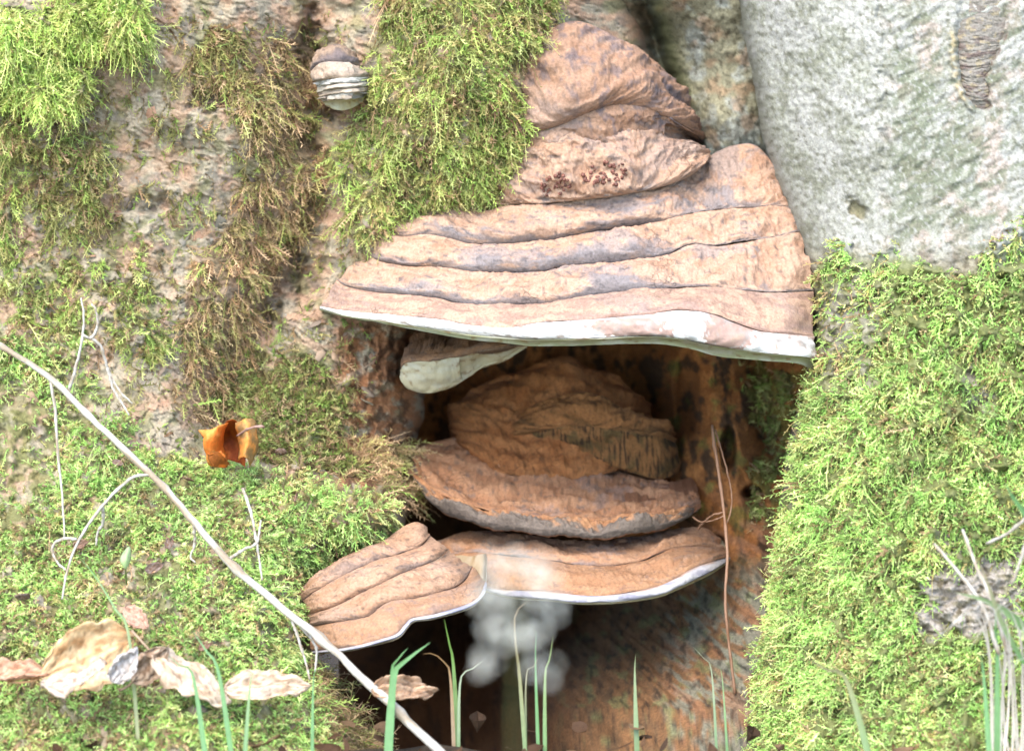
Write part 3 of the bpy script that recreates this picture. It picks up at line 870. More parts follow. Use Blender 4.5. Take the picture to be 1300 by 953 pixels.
# ---- pale bracket hanging under the big one ---------------------------------------------
hang = empty('bracket_fungus', at(580, 440, .08), 'small tilted bracket showing its cream underside below the left of the largest bracket', 'fungus')
I0 = [(524, 424, .05), (545, 414, .07), (590, 416, .08), (640, 424, .08), (668, 432, .07)]
I1 = [(508, 470, -.01), (514, 460, -.02), (540, 457, -.03), (570, 452, -.032), (600, 446, -.03), (634, 441, -.02), (668, 436, .0)]
I2 = [(510, 482, -.005), (520, 494, -.008), (548, 499, -.012), (583, 486, -.012), (612, 467, -.008), (645, 455, .0), (669, 441, .01)]
tier('cap', I0, I1, hang, M_CAP, .008, colfn=cap_col(C(200, 150, 108), C(176, 126, 84), C(150, 124, 100), K_DARK, .8, .7, .1), seed=340, rows=30, n=160, amp=.9, wl=.7)
tier('pore_surface', I1, I2, hang, M_PORE, .004, prof=PROF_RIM, colfn=pore_col(C(238, 226, 184), C(242, 236, 206)), seed=350, rows=26, n=160, amp=.6, back=.09, rise=-.01, label='cream underside facing out')

# ---- old dead bracket mound deep in the hollow ------------------------------------------
mound = empty('bracket_fungus', at(690, 560, .16), 'old rusty dead bracket with a crumbling vertically streaked broken face, deep inside the hollow', 'fungus')
C0 = [(580, 556, .20), (588, 514, .18), (612, 484, .175), (656, 466, .175), (686, 457, .175), (716, 449, .18), (745, 460, .18), (775, 468, .18), (793, 484, .18), (808, 510, .19), (818, 530, .2)]
C1 = [(572, 566, .115), (592, 582, .07), (625, 594, .04), (660, 600, .03), (695, 602, .03), (725, 602, .035), (750, 600, .045), (775, 596, .06), (795, 590, .085), (808, 578, .12), (822, 556, .17)]
dc = cap_col(C(214, 142, 84), C(196, 122, 66), C(168, 112, 66), C(104, 70, 40), .95, .6, .0)
tier('cap', C0, C1, mound, M_CAP, .03, prof=[(0, -.3), (.05, 0), (.2, .65), (.38, .75), (.6, .35), (.8, .12), (1.0, -.05), (1.0, -.3)], colfn=dc, seed=360, rows=70, n=220, amp=1.6)
D0 = [(640, 548, .10), (666, 520, .09), (700, 504, .085), (744, 496, .085), (790, 516, .09), (828, 531, .095), (846, 540, .10), (856, 552, .12)]
D1 = [(650, 558, .09), (690, 545, .065), (730, 540, .06), (770, 543, .06), (806, 548, .062), (836, 552, .07), (858, 562, .10)]
D2 = [(654, 566, .09), (700, 570, .072), (744, 580, .068), (784, 594, .068), (824, 606, .07), (846, 606, .08), (862, 600, .10)]
tier('broken_cap', D0, D1, mound, M_CAP, .012, prof=PROF_FLAT, colfn=cap_col(C(198, 134, 78), C(170, 112, 60), C(140, 100, 58), C(80, 60, 38), .6, .9, .0), seed=371, rows=34, n=200, amp=1.6)


def streak(px, py, T, Tr, seed):
    s = fbm(px / 3.4, py / 26, seed, 4, .6) + .4 * fbm(px / 26, py / 16, seed + 7, 3)
    c = mixc(np.broadcast_to(C(176, 122, 70), px.shape + (3,)), C(128, 100, 58), sst(-.1, .2, fbm(px / 30, py / 20, seed + 2, 3)))
    return mixc(c, C(56, 44, 32), .85 * sst(.0, .25, s))


tier('tube_layer', D1, D2, mound, M_CAP, .004, prof=PROF_FLAT, colfn=streak, seed=382, rows=26, n=240, amp=.9, back=.08, rise=-.01, label='streaked broken tube layer')

# ---- middle shelf in the hollow ---------------------------------------------------------
mid = empty('bracket_fungus', at(700, 640, .1), 'middle shelf inside the hollow, orange dusted top and lumpy dark grey rim', 'fungus')
E0 = [(527, 572, .07), (545, 562, .10), (585, 552, .125), (620, 546, .135), (660, 552, .13), (720, 566, .125), (780, 586, .12), (830, 603, .10), (868, 620, .07), (886, 634, .03)]
E1 = [(525, 582, .03), (538, 612, .0), (580, 636, -.028), (630, 648, -.048), (690, 655, -.06), (750, 659, -.062), (800, 657, -.055), (840, 651, -.038), (870, 645, -.012), (889, 641, .02)]
E2 = [(526, 590, .025), (537, 626, -.012), (560, 647, -.035), (600, 661, -.058), (640, 669, -.07), (700, 676, -.082), (750, 679, -.084), (800, 675, -.078), (840, 668, -.06), (870, 658, -.032), (889, 645, .012)]
mc = cap_col(C(230, 172, 128), C(218, 156, 112), C(194, 152, 124), C(132, 112, 100), 1.05, .6, .35)
tier('cap', E0, E1, mid, M_CAP, .004, prof=PROF_FLAT, colfn=mc, seed=393, rows=60, n=300, amp=1.5, endp=.22)


def colE(px, py, T, Tr, seed):
    n = fbm(px / 30, py / 16, seed + 3, 4)
    n2 = fbm(px / 10, py / 8, seed + 4, 4)
    c = mixc(np.broadcast_to(C(230, 168, 118), px.shape + (3,)), C(216, 152, 104), sst(-.1, .2, n))
    c = mixc(c, C(146, 136, 124), .9 * sst(.3, .5, Tr + .35 * n + .25 * n2))
    c = mixc(c, C(104, 94, 84), .8 * sst(.7, .88, Tr + .35 * n2))
    return mixc(c, C(190, 128, 86), .8 * sst(.93, .99, Tr + .06 * n))


tier('lumpy_rim', E1, E2, mid, M_CAP, .009, colfn=colE, seed=404, rows=44, n=340, amp=2.2, endp=.25, back=.14, rise=.006, label='lumpy dark grey rim')

# ---- lower shelf ------------------------------------------------------------------------
lowf = empty('bracket_fungus', at(750, 730, .05), 'lower tan shelf with thin white rim just beneath the middle shelf', 'fungus')
F0 = [(548, 690, .0), (580, 677, .01), (620, 672, .0), (680, 680, -.02), (740, 686, -.03), (800, 680, -.02), (850, 671, .0), (890, 668, .02), (912, 680, .03)]
F1 = [(550, 704, -.04), (604, 700, -.05), (650, 704, -.06), (690, 709, -.075), (730, 715, -.085), (778, 717, -.085), (811, 712, -.08), (835, 702, -.07), (856, 695, -.055), (890, 692, -.03), (920, 700, .0)]
F2 = [(556, 728, -.08), (600, 738, -.09), (640, 748, -.105), (696, 750, -.13), (737, 755, -.14), (784, 754, -.14), (833, 744, -.125), (857, 734, -.115), (879, 721, -.10), (905, 712, -.075), (926, 707, -.03)]
F3 = [(556, 733, -.08), (601, 744, -.09), (642, 756, -.105), (696, 760, -.13), (737, 764, -.14), (784, 763, -.14), (833, 756, -.126), (857, 747, -.118), (879, 737, -.105), (907, 723, -.08), (927, 709, -.03)]
F4 = [(556, 736, -.07), (602, 747, -.08), (644, 759, -.095), (696, 763, -.12), (737, 767, -.13), (784, 766, -.13), (833, 759, -.116), (857, 750, -.108), (879, 740, -.095), (907, 726, -.07), (927, 712, -.02)]
fc = cap_col(C(228, 176, 136), C(216, 160, 118), C(190, 172, 164), C(150, 128, 116), .86, .9, .4)
tier('growth_ring', F0, F1, lowf, M_CAP, .006, colfn=fc, seed=415, rows=34, n=300, amp=1.1)
tier('growth_ring', F1, F2, lowf, M_CAP, .006, prof=PROF_RIM, colfn=cap_col(C(220, 168, 126), C(210, 154, 112), C(206, 150, 110), C(170, 130, 108), .9, .5, .25), seed=426, rows=34, n=300, amp=.9)
tier('white_rim', F2, F3, lowf, M_RIM, .004, prof=PROF_RIM, colfn=rim_col_grey, seed=437, rows=16, n=300, amp=.5)
tier('pore_surface', F3, F4, lowf, M_PORE, .002, prof=PROF_RIM, colfn=pore_col(C(226, 206, 158), C(232, 220, 186)), seed=448, rows=8, n=300, amp=.3, back=.16, rise=.0)

# ---- lower left shelf -------------------------------------------------------------------
left = empty('bracket_fungus', at(490, 740, -.1), 'lowest left tan shelf with wavy thin white edge emerging from the moss', 'fungus')
G0 = [(378, 752, -.17), (400, 730, -.165), (436, 706, -.15), (483, 686, -.13), (513, 666, -.12), (530, 661, -.115), (541, 668, -.11)]
G1 = [(384, 762, -.18), (409, 744, -.19), (439, 727, -.185), (477, 711, -.175), (513, 700, -.165), (535, 691, -.15), (546, 679, -.12)]
G2 = [(390, 780, -.19), (417, 772, -.21), (450, 756, -.21), (488, 737, -.205), (524, 721, -.19), (555, 709, -.17), (570, 697, -.13)]
G3 = [(394, 795, -.20), (420, 790, -.225), (445, 786, -.235), (466, 782, -.238), (480, 770, -.235), (498, 761, -.232), (529, 758, -.225), (565, 749, -.21), (588, 738, -.19), (600, 718, -.14)]
G4 = [(396, 826, -.21), (442, 821, -.26), (483, 811, -.272), (503, 804, -.272), (514, 792, -.262), (524, 784, -.258), (551, 779, -.255), (592, 767, -.235), (609, 755, -.215), (616, 738, -.16)]
G5 = [(396, 829, -.21), (442, 825, -.26), (485, 815, -.273), (506, 808, -.273), (517, 796, -.263), (526, 788, -.258), (551, 784, -.256), (593, 772, -.236), (611, 759, -.216), (618, 741, -.16)]
G6 = [(396, 831, -.20), (442, 826, -.25), (485, 817, -.263), (506, 810, -.263), (517, 798, -.253), (526, 790, -.248), (551, 786, -.246), (593, 774, -.226), (611, 761, -.206), (618, 743, -.15)]
gc = cap_col(C(230, 184, 148), C(220, 170, 132), C(166, 140, 122), C(112, 92, 82), .8, .9, .2)
for i, (a, b, h) in enumerate(((G0, G1, .007), (G1, G2, .007), (G2, G3, .006))):
    tier('growth_ring', a, b, left, M_CAP, h, colfn=gc, seed=460 + 11 * i, rows=32, n=220, amp=.7)
tier('growth_ring', G3, G4, left, M_CAP, .005, prof=PROF_RIM, colfn=cap_col(C(224, 174, 134), C(214, 162, 122), C(196, 156, 130), C(176, 146, 128), .8, .7, .2), seed=500, rows=30, n=220, amp=.6)
tier('white_rim', G4, G5, left, M_RIM, .003, prof=PROF_RIM, colfn=rim_col_grey, seed=511, rows=12, n=220, amp=.3)
tier('pore_surface', G5, G6, left, M_PORE, .002, prof=PROF_RIM, colfn=pore_col(C(216, 190, 150), C(226, 206, 176)), seed=522, rows=8, n=220, amp=.3, back=.16, rise=.0)

# ================================================================== MOSS
def unit(v):
    return v / (np.linalg.norm(v, axis=-1)[..., None] + 1e-12)


def sample(S, dens, n):
    """n random points on surface S with weight dens per photo area"""
    V, N, PX, PY = S['V'], S['N'], S['PX'], S['PY']
    vis = (PX > -140) & (PX < 1440) & (PY > -120) & (PY < 1010)
    area = np.abs(np.gradient(PX, axis=1)) * np.abs(np.gradient(PY, axis=0))
    wgt = (dens * vis * area)[:-1, :-1].ravel()
    wgt = wgt / wgt.sum()
    i = rng.choice(wgt.size, n, p=wgt)
    ny, nx = V.shape[:2]
    r, c = i // (nx - 1), i % (nx - 1)
    a, b = rng.random((2, n, 1))
    P = V[r, c] * (1 - a) * (1 - b) + V[r, c + 1] * a * (1 - b) + V[r + 1, c] * (1 - a) * b + V[r + 1, c + 1] * a * b
    return P, N[r, c], PX[r, c], PY[r, c]


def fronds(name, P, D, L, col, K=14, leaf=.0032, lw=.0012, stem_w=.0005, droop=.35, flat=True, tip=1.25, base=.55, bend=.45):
    n = len(P)
    D = unit(D)
    Rn = unit(rng.normal(size=(n, 3)))
    S = unit(np.cross(D, Rn))
    Bv = np.cross(D, S)
    bv = bend * (rng.normal(size=(n, 1)) * S + rng.normal(size=(n, 1)) * Bv) + np.array([0, 0, -droop])

    def pos(t):
        return P[:, None] + L[:, None, None] * (D[:, None] * t[..., None] + bv[:, None] * (t ** 2)[..., None] * 0.7)
    ts = np.broadcast_to(np.array([0, .34, .67, 1.0]), (n, 4))
    c4 = pos(ts)
    wid = stem_w * np.array([1.2, 1.0, .8, .3])[None, :, None]
    sv = np.stack([c4 - S[:, None] * wid, c4 + S[:, None] * wid], 2).reshape(n, 8, 3)
    tk = np.broadcast_to((np.arange(K) + .6) / K, (n, K)) * (0.95) + rng.uniform(-.02, .02, (n, K))
    pk = pos(tk)
    Tk = unit(D[:, None] + bv[:, None] * (1.4 * tk)[..., None])
    if flat:
        ph = (np.arange(K) % 2) * math.pi + rng.normal(size=(n, K)) * .5
    else:
        ph = np.arange(K) * 2.4 + rng.uniform(0, 6.28, (n, 1)) + rng.normal(size=(n, K)) * .3
    O = np.cos(ph)[..., None] * S[:, None] + np.sin(ph)[..., None] * Bv[:, None]
    ll = leaf * (0.55 + 0.75 * np.sin(np.pi * np.clip(tk * .85 + .12, 0, 1))) * rng.uniform(.75, 1.25, (n, K))
    ll = ll * (L / L.mean())[:, None] ** .5
    tipv = pk + ll[..., None] * (O * .78 + Tk * .62)
    hw = lw * .5
    W = unit(np.cross(O, Tk) * .5 + Tk)
    lv = np.stack([pk - W * hw, pk + W * hw, tipv], 2).reshape(n, 3 * K, 3)
    V = np.concatenate([sv, lv], 1)
    nv = 8 + 3 * K
    f0 = np.array([[0, 1, 3], [0, 3, 2], [2, 3, 5], [2, 5, 4], [4, 5, 7], [4, 7, 6]])
    f1 = 8 + np.arange(3 * K).reshape(K, 3)
    F = np.concatenate([f0, f1])[None] + (np.arange(n) * nv)[:, None, None]
    tt = np.concatenate([np.repeat(ts, 2, 1), np.stack([tk, tk, tk + .15], 2).reshape(n, 3 * K)], 1)
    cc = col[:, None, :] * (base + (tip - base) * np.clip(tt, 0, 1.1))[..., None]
    return mesh_tris(name, V, F.reshape(-1, 3), np.clip(cc, 0, .8), smooth=False)


GREENS = [lin(186, 206, 108), lin(204, 218, 126), lin(172, 200, 100), lin(212, 216, 138)]
BROWNS = [lin(190, 158, 118), lin(206, 176, 134), lin(168, 136, 98), lin(176, 160, 108)]
OLIVES = [lin(184, 180, 108), lin(198, 192, 120), lin(168, 168, 98), lin(192, 174, 114)]
LUSH = [lin(186, 220, 120), lin(204, 230, 138), lin(174, 214, 112), lin(214, 226, 146)]


def moss(label, S, dens, n, mixf, dirf, L=(.010, .017), K=14, leaf=.0032, lw=.0012, seed=0, k=.62, group=None, **kw):
    n, L, leaf, lw = int(n * .86), (L[0] * 1.05, L[1] * 1.2), leaf * 1.08, lw * 1.2
    P, N, px, py = sample(S, dens, n)
    w = mixf(px, py)                                     # (n,3) weights: lush, olive, brown
    r = rng.random((n, 1)) * w.sum(1, keepdims=True)
    which = (r > np.cumsum(w, 1)).sum(1).clip(0, 2)
    pal = np.array([PAL for PAL in (kw.pop('lush', GREENS), OLIVES, BROWNS)])
    col = pal[which, rng.integers(0, 4, n)] * k * rng.uniform(.75, 1.25, (n, 1))
    col = col * (1 + .55 * fbm(px / 70, py / 60, seed + 80.5, 3))[:, None] * np.clip(1 + np.array([.28, .1, .2]) * fbm(px / 48, py / 48, seed + 90.5, 3)[:, None], .6, 1.5)
    fl = np.stack([fbm(px / 30, py / 30, seed + .5, 3), fbm(px / 30, py / 30, seed + 20.5, 3), fbm(px / 30, py / 30, seed + 40.5, 3)], -1) * 1.6
    D = dirf(N, px, py) + fl + rng.normal(size=(n, 3)) * .33
    ln = rng.uniform(L[0], L[1], n) * np.exp(rng.normal(size=n) * .28) * (1 + .7 * fbm(px / 26, py / 26, seed + 60.5, 3))
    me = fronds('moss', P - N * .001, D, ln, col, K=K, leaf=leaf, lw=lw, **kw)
    o = new_obj('moss', me, None, M_MOSS)
    tag(o, label, 'moss', group, 'stuff')
    return o


def W(l, o_, b):
    return lambda px, py: np.stack([np.full(px.shape, float(l)), np.full(px.shape, float(o_)), np.full(px.shape, float(b))], -1)


DOWN = np.array([0, 0, -1.0])
m = FL['m']
fx, fy = FL['PX'], FL['PY']
clump = lambda sd, s=22, lo=-.15, hi=.1: sst(lo, hi, fbm(fx / s, fy / s, sd, 3))
moss('overhanging bright green moss cushion at the top left, right of the pair', FL, m['c1'], 5200, W(.85, .14, .01), lambda N, x, y: N * .55 + DOWN * .9, (.009, .016), K=12, leaf=.0027, seed=1, k=.8)
moss('big yellow green moss cushion on the left edge below the top cushion', FL, m['c2'], 6800, W(.85, .14, .01), lambda N, x, y: N * .55 + DOWN * .9, (.009, .017), K=12, leaf=.0027, seed=2, k=.8)
moss('straggling moss down the left edge under the big cushion', FL, m['c3'] * (.3 + .7 * clump(3)), 2400, W(.5, .35, .15), lambda N, x, y: N * .5 + DOWN * .8, seed=3)


def wcent(x, y):
    b = np.clip(.15 + .9 * fbm(x / 40, y / 40, 71, 3), .03, .8)
    return np.stack([.55 - .3 * b, .45 + 0 * b, b], -1)


moss('feathery moss sheet on the trunk between the hoof bracket and the largest bracket', FL, m['cent'] * (.3 + .7 * clump(4)), 10500, wcent, lambda N, x, y: N * .5 + DOWN * .55 + np.array([.3, 0, 0]), (.008, .0145), K=12, leaf=.0028, seed=4, k=.66)


def wshelf(x, y):
    b = np.clip(.05 + 1.1 * fbm(x / 50, y / 40, 73, 4) + .25 * sst(330, 180, x) * sst(640, 740, y), .0, .8)
    return np.stack([.9 - .6 * b, .25 + 0 * b, b], -1)


bare_s = np.clip(ell(fx, fy, 20, 560, 50, 90, .4) + .8 * ell(fx, fy, 190, 740, 40, 50, .6), 0, 1)
moss('pale green moss carpet on the sloping bank at lower left', FL, m['shelf'] * (.25 + .75 * clump(5, 26)) * (1 - .93 * bare_s) * (1 - .8 * ell(fx, fy, 95, 500, 26, 60, .5)), 25000, wshelf, lambda N, x, y: N * .75 + np.array([.1, -.25, .1]), (.006, .0115), K=10, leaf=.0026, lw=.0012, seed=5, k=.74, lush=LUSH, droop=.45)
moss('dark green and brown moss right of the orange leaf', FL, m['midr'] * (.2 + .8 * clump(6)), 3300, W(.5, .3, .4), lambda N, x, y: N * .7 + DOWN * .3, (.009, .015), seed=6, k=.5)
moss('dry brown feathery moss trailing down the crevice left of the largest bracket', FL, m['brown'] * (.04 + .96 * clump(7, 22, .0, .2)), 2700, W(.02, .22, .9), lambda N, x, y: N * .5 + DOWN * .7, (.009, .015), K=14, leaf=.003, lw=.0009, seed=7, k=.8)
moss('olive moss wisps on the bark under the left cushions', FL, m['left'] * clump(8, 24, -.1, .15), 1500, W(.25, .6, .2), lambda N, x, y: N * .5 + DOWN * .7, (.010, .016), seed=8, k=.55)
moss('thin moss flecks on the bare bark above the dry stalk', FL, m['speck'] * clump(9, 18, .02, .2), 1300, W(.6, .3, .1), lambda N, x, y: N * .6 + DOWN * .5, (.008, .013), seed=9)
moss('brownish olive moss tuft on the bark left of the hoof bracket', FL, m['upmid'] * clump(10, 24, -.1, .15), 1600, W(.1, .5, .45), lambda N, x, y: N * .5 + DOWN * .7, (.010, .017), seed=10, k=.55)
strag = (1 - np.clip(green * 1.5, 0, 1)) * clump(11, 16, .06, .26) * sst(5, 40, fy) * (1 - sst(440, 480, fx))
moss('scattered moss sprigs dotted over the flaking bark', FL, strag, 3600, W(.3, .4, .4), lambda N, x, y: N * .6 + DOWN * .5, (.007, .012), K=10, seed=11, k=.55)

P_MOUTH = [(436, 556), (520, 566), (536, 600), (530, 650), (500, 628), (446, 606)]
moss('pinkish dry branching moss at the left mouth of the hollow', FL, softpoly(fx, fy, P_MOUTH, 10, 30, 14) * clump(15, 18, -.1, .15), 700, W(.12, .1, .9), lambda N, x, y: N * .6 + DOWN * .2 + np.array([.4, 0, 0]), (.012, .022), K=12, leaf=.0042, lw=.0010, seed=15, k=.8)

P_CURT = [(380, 836), (430, 826), (470, 860), (520, 940), (560, 1000), (400, 1000)]
moss('dry brown moss curtain under the lowest left shelf at the bottom', FL, softpoly(fx, fy, P_CURT, 10, 30, 16) * np.exp(-np.abs(R_edge - fx) / 60), 1500, W(.12, .2, .9), lambda N, x, y: N * .6 + DOWN * .6, (.012, .022), K=12, leaf=.0042, lw=.0012, seed=16, k=.6)

bx_, by_ = BU['PX'], BU['PY']
clb = lambda sd, s=22, lo=-.15, hi=.1: sst(lo, hi, fbm(bx_ / s, by_ / s, sd, 3))


def wroot(x, y):
    b = np.clip(.1 + 1.0 * fbm(x / 46, y / 40, 83, 3) + .45 * (1 - sst(1060, 1140, x)) * (1 - sst(420, 540, y)), 0, .9)
    return np.stack([1 - .75 * b, .15 + .3 * b, .45 * b], -1)


moss('bright green moss blanket covering the buttress root at right', BU, BU['m']['root'] * (.25 + .75 * clb(12, 20)) * (.45 + .55 * sst(420, 560, by_ + .35 * (bx_ - 1040))), 44000, wroot,
     lambda N, x, y: N * .5 + DOWN * .55 + np.array([-.45, 0, 0]), (.0055, .0105), K=9, leaf=.0020, lw=.0016, seed=12, k=.76, lush=LUSH, flat=False, droop=.3, bend=.7)
moss('dim green moss inside the right of the hollow', HO, HO['m']['w'], 900, W(.5, .5, .2), lambda N, x, y: N * .6 + DOWN * .4, (.006, .011), K=10, seed=13, k=.5)

# ================================================================== SMALL THINGS
def stalk(path, r, n=40):
    q = crom(path, n)
    return at(*q.T), q


def branch_mesh(name, path, r0, r1, colr, n=36, sides=7, wob=.4):
    P, q = stalk(path, r0, n)
    t = np.linspace(0, 1, n)
    P = P + wob * .001 * np.stack([fbm(t * 9, t * 0, path[0][0]), fbm(t * 9, t * 0, path[0][1] + 7), fbm(t * 9, t * 0, 3.3)], -1) * 2
    rad = (r0 * (1 - t) + r1 * t) * (1 + .25 * fbm(t * 14, t * 0, path[0][0] + 2., 3))
    rad[0] *= .8
    for nd in np.arange(.09, 1, .155):
        rad = rad * (1 + .38 * np.exp(-((t - nd - .02 * math.sin(40 * nd)) / .009) ** 2))
    me = tube(P, rad, name, sides)
    c = np.empty((n + 2, sides, 3))
    nn = fbm(np.linspace(0, 12, n + 2)[:, None], np.linspace(0, 2, sides)[None], path[0][0], 3)
    c[:] = mixc(np.broadcast_to(colr, (n + 2, sides, 3)), colr * np.array([.62, .52, .4]), sst(-.05, .3, nn))
    a = me.color_attributes.new('Col', 'FLOAT_COLOR', 'POINT')
    cc = np.ones(((n + 2) * sides, 4), np.float32)
    cc[:, :3] = c.reshape(-1, 3)
    a.data.foreach_set('color', cc.ravel())
    return me


K_STRAW = C(234, 224, 206, 1.0)
main = [(-60, 405, -.13), (0, 438, -.14), (60, 478, -.155), (100, 515, -.165), (185, 596, -.195), (245, 660, -.22), (290, 712, -.245), (370, 780, -.28), (440, 842, -.32), (470, 868, -.335), (520, 916, -.36), (590, 990, -.40)]
st_ = empty('dry_stalk', at(470, 868, -.335), 'long bleached dry plant stalk slanting across the mossy bank at lower left', 'stalk')
child(new_obj('main_stem', branch_mesh('main_stem', main, .0022, .0036, K_STRAW, 150, 10, wob=1.8), None, M_STRAW), st_)
subs = [[(88, 494, -.16), (98, 460, -.158), (105, 425, -.155), (106, 398, -.15), (103, 378, -.145)],
        [(105, 425, -.155), (116, 429, -.152), (124, 412, -.15), (121, 392, -.15), (116, 386, -.148)],
        [(114, 427, -.152), (128, 440, -.15), (138, 472, -.148), (152, 496, -.15), (168, 512, -.152)],
        [(136, 466, -.148), (144, 494, -.15), (154, 510, -.152), (164, 527, -.155)],
        [(64, 484, -.156), (70, 520, -.16), (73, 570, -.17), (79, 630, -.185), (82, 682, -.2)],
        [(192, 602, -.198), (166, 607, -.2), (132, 640, -.215), (102, 682, -.235), (86, 722, -.25), (79, 760, -.265)],
        [(98, 684, -.236), (78, 684, -.235), (66, 696, -.235), (72, 712, -.24), (84, 724, -.25)],
        [(130, 642, -.215), (131, 662, -.212), (124, 676, -.212), (122, 692, -.215)],
        [(246, 662, -.22), (247, 690, -.218), (242, 706, -.22), (248, 714, -.222)],
        [(290, 710, -.243), (308, 698, -.235), (326, 688, -.23), (331, 660, -.22)],
        [(308, 620, -.17), (318, 648, -.19), (326, 690, -.22), (333, 736, -.25)],
        [(368, 778, -.28), (378, 808, -.285), (388, 840, -.29), (393, 862, -.3)],
        [(380, 792, -.285), (396, 812, -.285), (402, 826, -.287), (400, 852, -.295)]]
for s in subs:
    child(new_obj('side_twig', branch_mesh('side_twig', s, .0015, .0008, K_STRAW, 30, 6), None, M_STRAW), st_)

vine = empty('dead_vine', at(932, 880, -.14), 'thin brown dead vine hanging down in front of the right hollow wall', 'vine')
for p, r0, r1 in (([(904, 540, -.02), (910, 585, -.05), (918, 640, -.08), (923, 700, -.11), (921, 770, -.13), (926, 820, -.14), (933, 880, -.15)], .0014, .0013),
                  ([(908, 545, -.02), (921, 590, -.05), (929, 628, -.07), (926, 655, -.085), (919, 668, -.09)], .0008, .0007),
                  ([(879, 656, -.05), (890, 662, -.07), (906, 660, -.085), (920, 654, -.088)], .0008, .0006),
                  ([(886, 672, -.06), (892, 664, -.07), (904, 654, -.08), (918, 650, -.086)], .001, .0008)):
    child(new_obj('vine_stem', branch_mesh('vine_stem', p, r0, r1, C(186, 142, 110), 40, 7), None, M_STRAW), vine)


# leaves -----------------------------------------------------------------------------------
def leaf_mesh(name, L, Wd, curl_l=0., curl_w=0., wave=.1, seed=0, cA=None, cB=None, nu=34, nv=23, twist=0., point=.8):
    """dead leaf along +x, width along y, curled in z"""
    u = np.linspace(0, 1, nu)
    v = np.linspace(-1, 1, nv)
    Ug, Vg = np.meshgrid(u, v, indexing='ij')
    wd = Wd * .5 * (np.sin(np.pi * np.clip(Ug, .0, 1) ** point) ** .72 + .015) * (1 + .34 * fbm(Ug * 8, np.sign(Vg) * 3, seed, 3))
    x = Ug * L
    y = Vg * wd
    th = curl_w * y / (Wd * .5)
    rr = (Wd * .5) / max(abs(curl_w), 1e-3)
    y2 = rr * np.sin(th) if abs(curl_w) > 1e-3 else y
    z = rr * (1 - np.cos(th)) * np.sign(curl_w) if abs(curl_w) > 1e-3 else 0 * y
    z = z + L * wave * 1.5 * fbm(Ug * 2.6 + seed, Vg * 1.9, seed, 4, .6) + .02 * L * np.abs(np.sin(Ug * 24 + np.abs(Vg) * 5)) * (np.abs(Vg) > .06) * .5
    ph = curl_l * Ug
    if abs(curl_l) > 1e-3:
        R_ = L / curl_l
        xx = R_ * np.sin(ph) - z * np.sin(ph)
        zz = R_ * (1 - np.cos(ph)) + z * np.cos(ph)
    else:
        xx, zz = x, z
    a = twist * Ug
    yy, zz = y2 * np.cos(a) - zz * np.sin(a), y2 * np.sin(a) + zz * np.cos(a)
    V = np.stack([xx, yy, zz], -1)
    n = fbm(Ug * 5 + seed, Vg * 4, seed + 1, 4)
    c = mixc(np.broadcast_to(cA, Ug.shape + (3,)), cB, sst(-.15, .25, n))
    vein = np.exp(-(Vg / .06) ** 2) + .5 * np.exp(-((np.abs(np.sin((Ug * 22 - np.abs(Vg) * 6) * .5))) / .12) ** 2)
    c = mixc(c, cB * .7, .5 * np.clip(vein, 0, 1))
    c = mixc(c, cB * np.array([.45, .38, .32]), .7 * sst(.16, .3, fbm(Ug * 9, Vg * 7, seed + 4, 3)))
    return mesh_grid(name, V, c)


def fallen_leaf(label, px_, py_, Y_, L, Wd, rot, cA, cB, group=None, stalk_=True, **kw):
    me = leaf_mesh('blade', L, Wd, cA=cA, cB=cB, **kw)
    e = empty('fallen_leaf', at(px_, py_, Y_), label, 'leaf', group)
    e.rotation_euler = rot
    b_ = new_obj('blade', me, e, M_LEAF)
    b_.location = (-L / 2, 0, 0)
    so = b_.modifiers.new('thickness', 'SOLIDIFY')
    so.thickness = .0004
    if stalk_:
        t = np.linspace(0, 1, 10)
        P = np.stack([-L / 2 - t * L * .3, .1 * L * t ** 2, .08 * L * np.sin(t * 2)], -1)
        ms = tube(P, np.linspace(.0007, .0011, 10), 'petiole', 6, cB * .8)
        new_obj('petiole', ms, e, M_LEAF)
    return e


R_ = math.radians
# orange curled leaf: three folded lobes around a hollow
oc, od = C(248, 168, 84, 2.0), C(232, 130, 50, 2.0)
ol = empty('fallen_leaf', at(292, 590, -.085), 'crumpled glossy orange leaf with a stalk, curled into a cup on the moss', 'leaf')


def patch(name, rows, parent, mat, cA, cB, seed, nu=24, nv=24, rough=.0016):
    """sheet lofted through rows of (px,py,Y) points"""
    Rr = np.stack([crom(r, nu) for r in rows])
    Rr = np.stack([crom(Rr[:, i], nv) for i in range(nu)], 1)
    V = at(Rr[..., 0], Rr[..., 1], Rr[..., 2])
    V = V + rough * np.stack([fbm(Rr[..., 0] / 14, Rr[..., 1] / 14, seed + q, 3) for q in (0, 9, 18)], -1)
    n = fbm(Rr[..., 0] / 16, Rr[..., 1] / 22, seed + 2, 4)
    c = mixc(np.broadcast_to(cA, n.shape + (3,)), cB, sst(-.12, .2, n))
    o_ = child(new_obj(name, mesh_grid(name, V, c), None, mat), parent)
    so = o_.modifiers.new('thickness', 'SOLIDIFY')
    so.thickness = .0004
    return o_


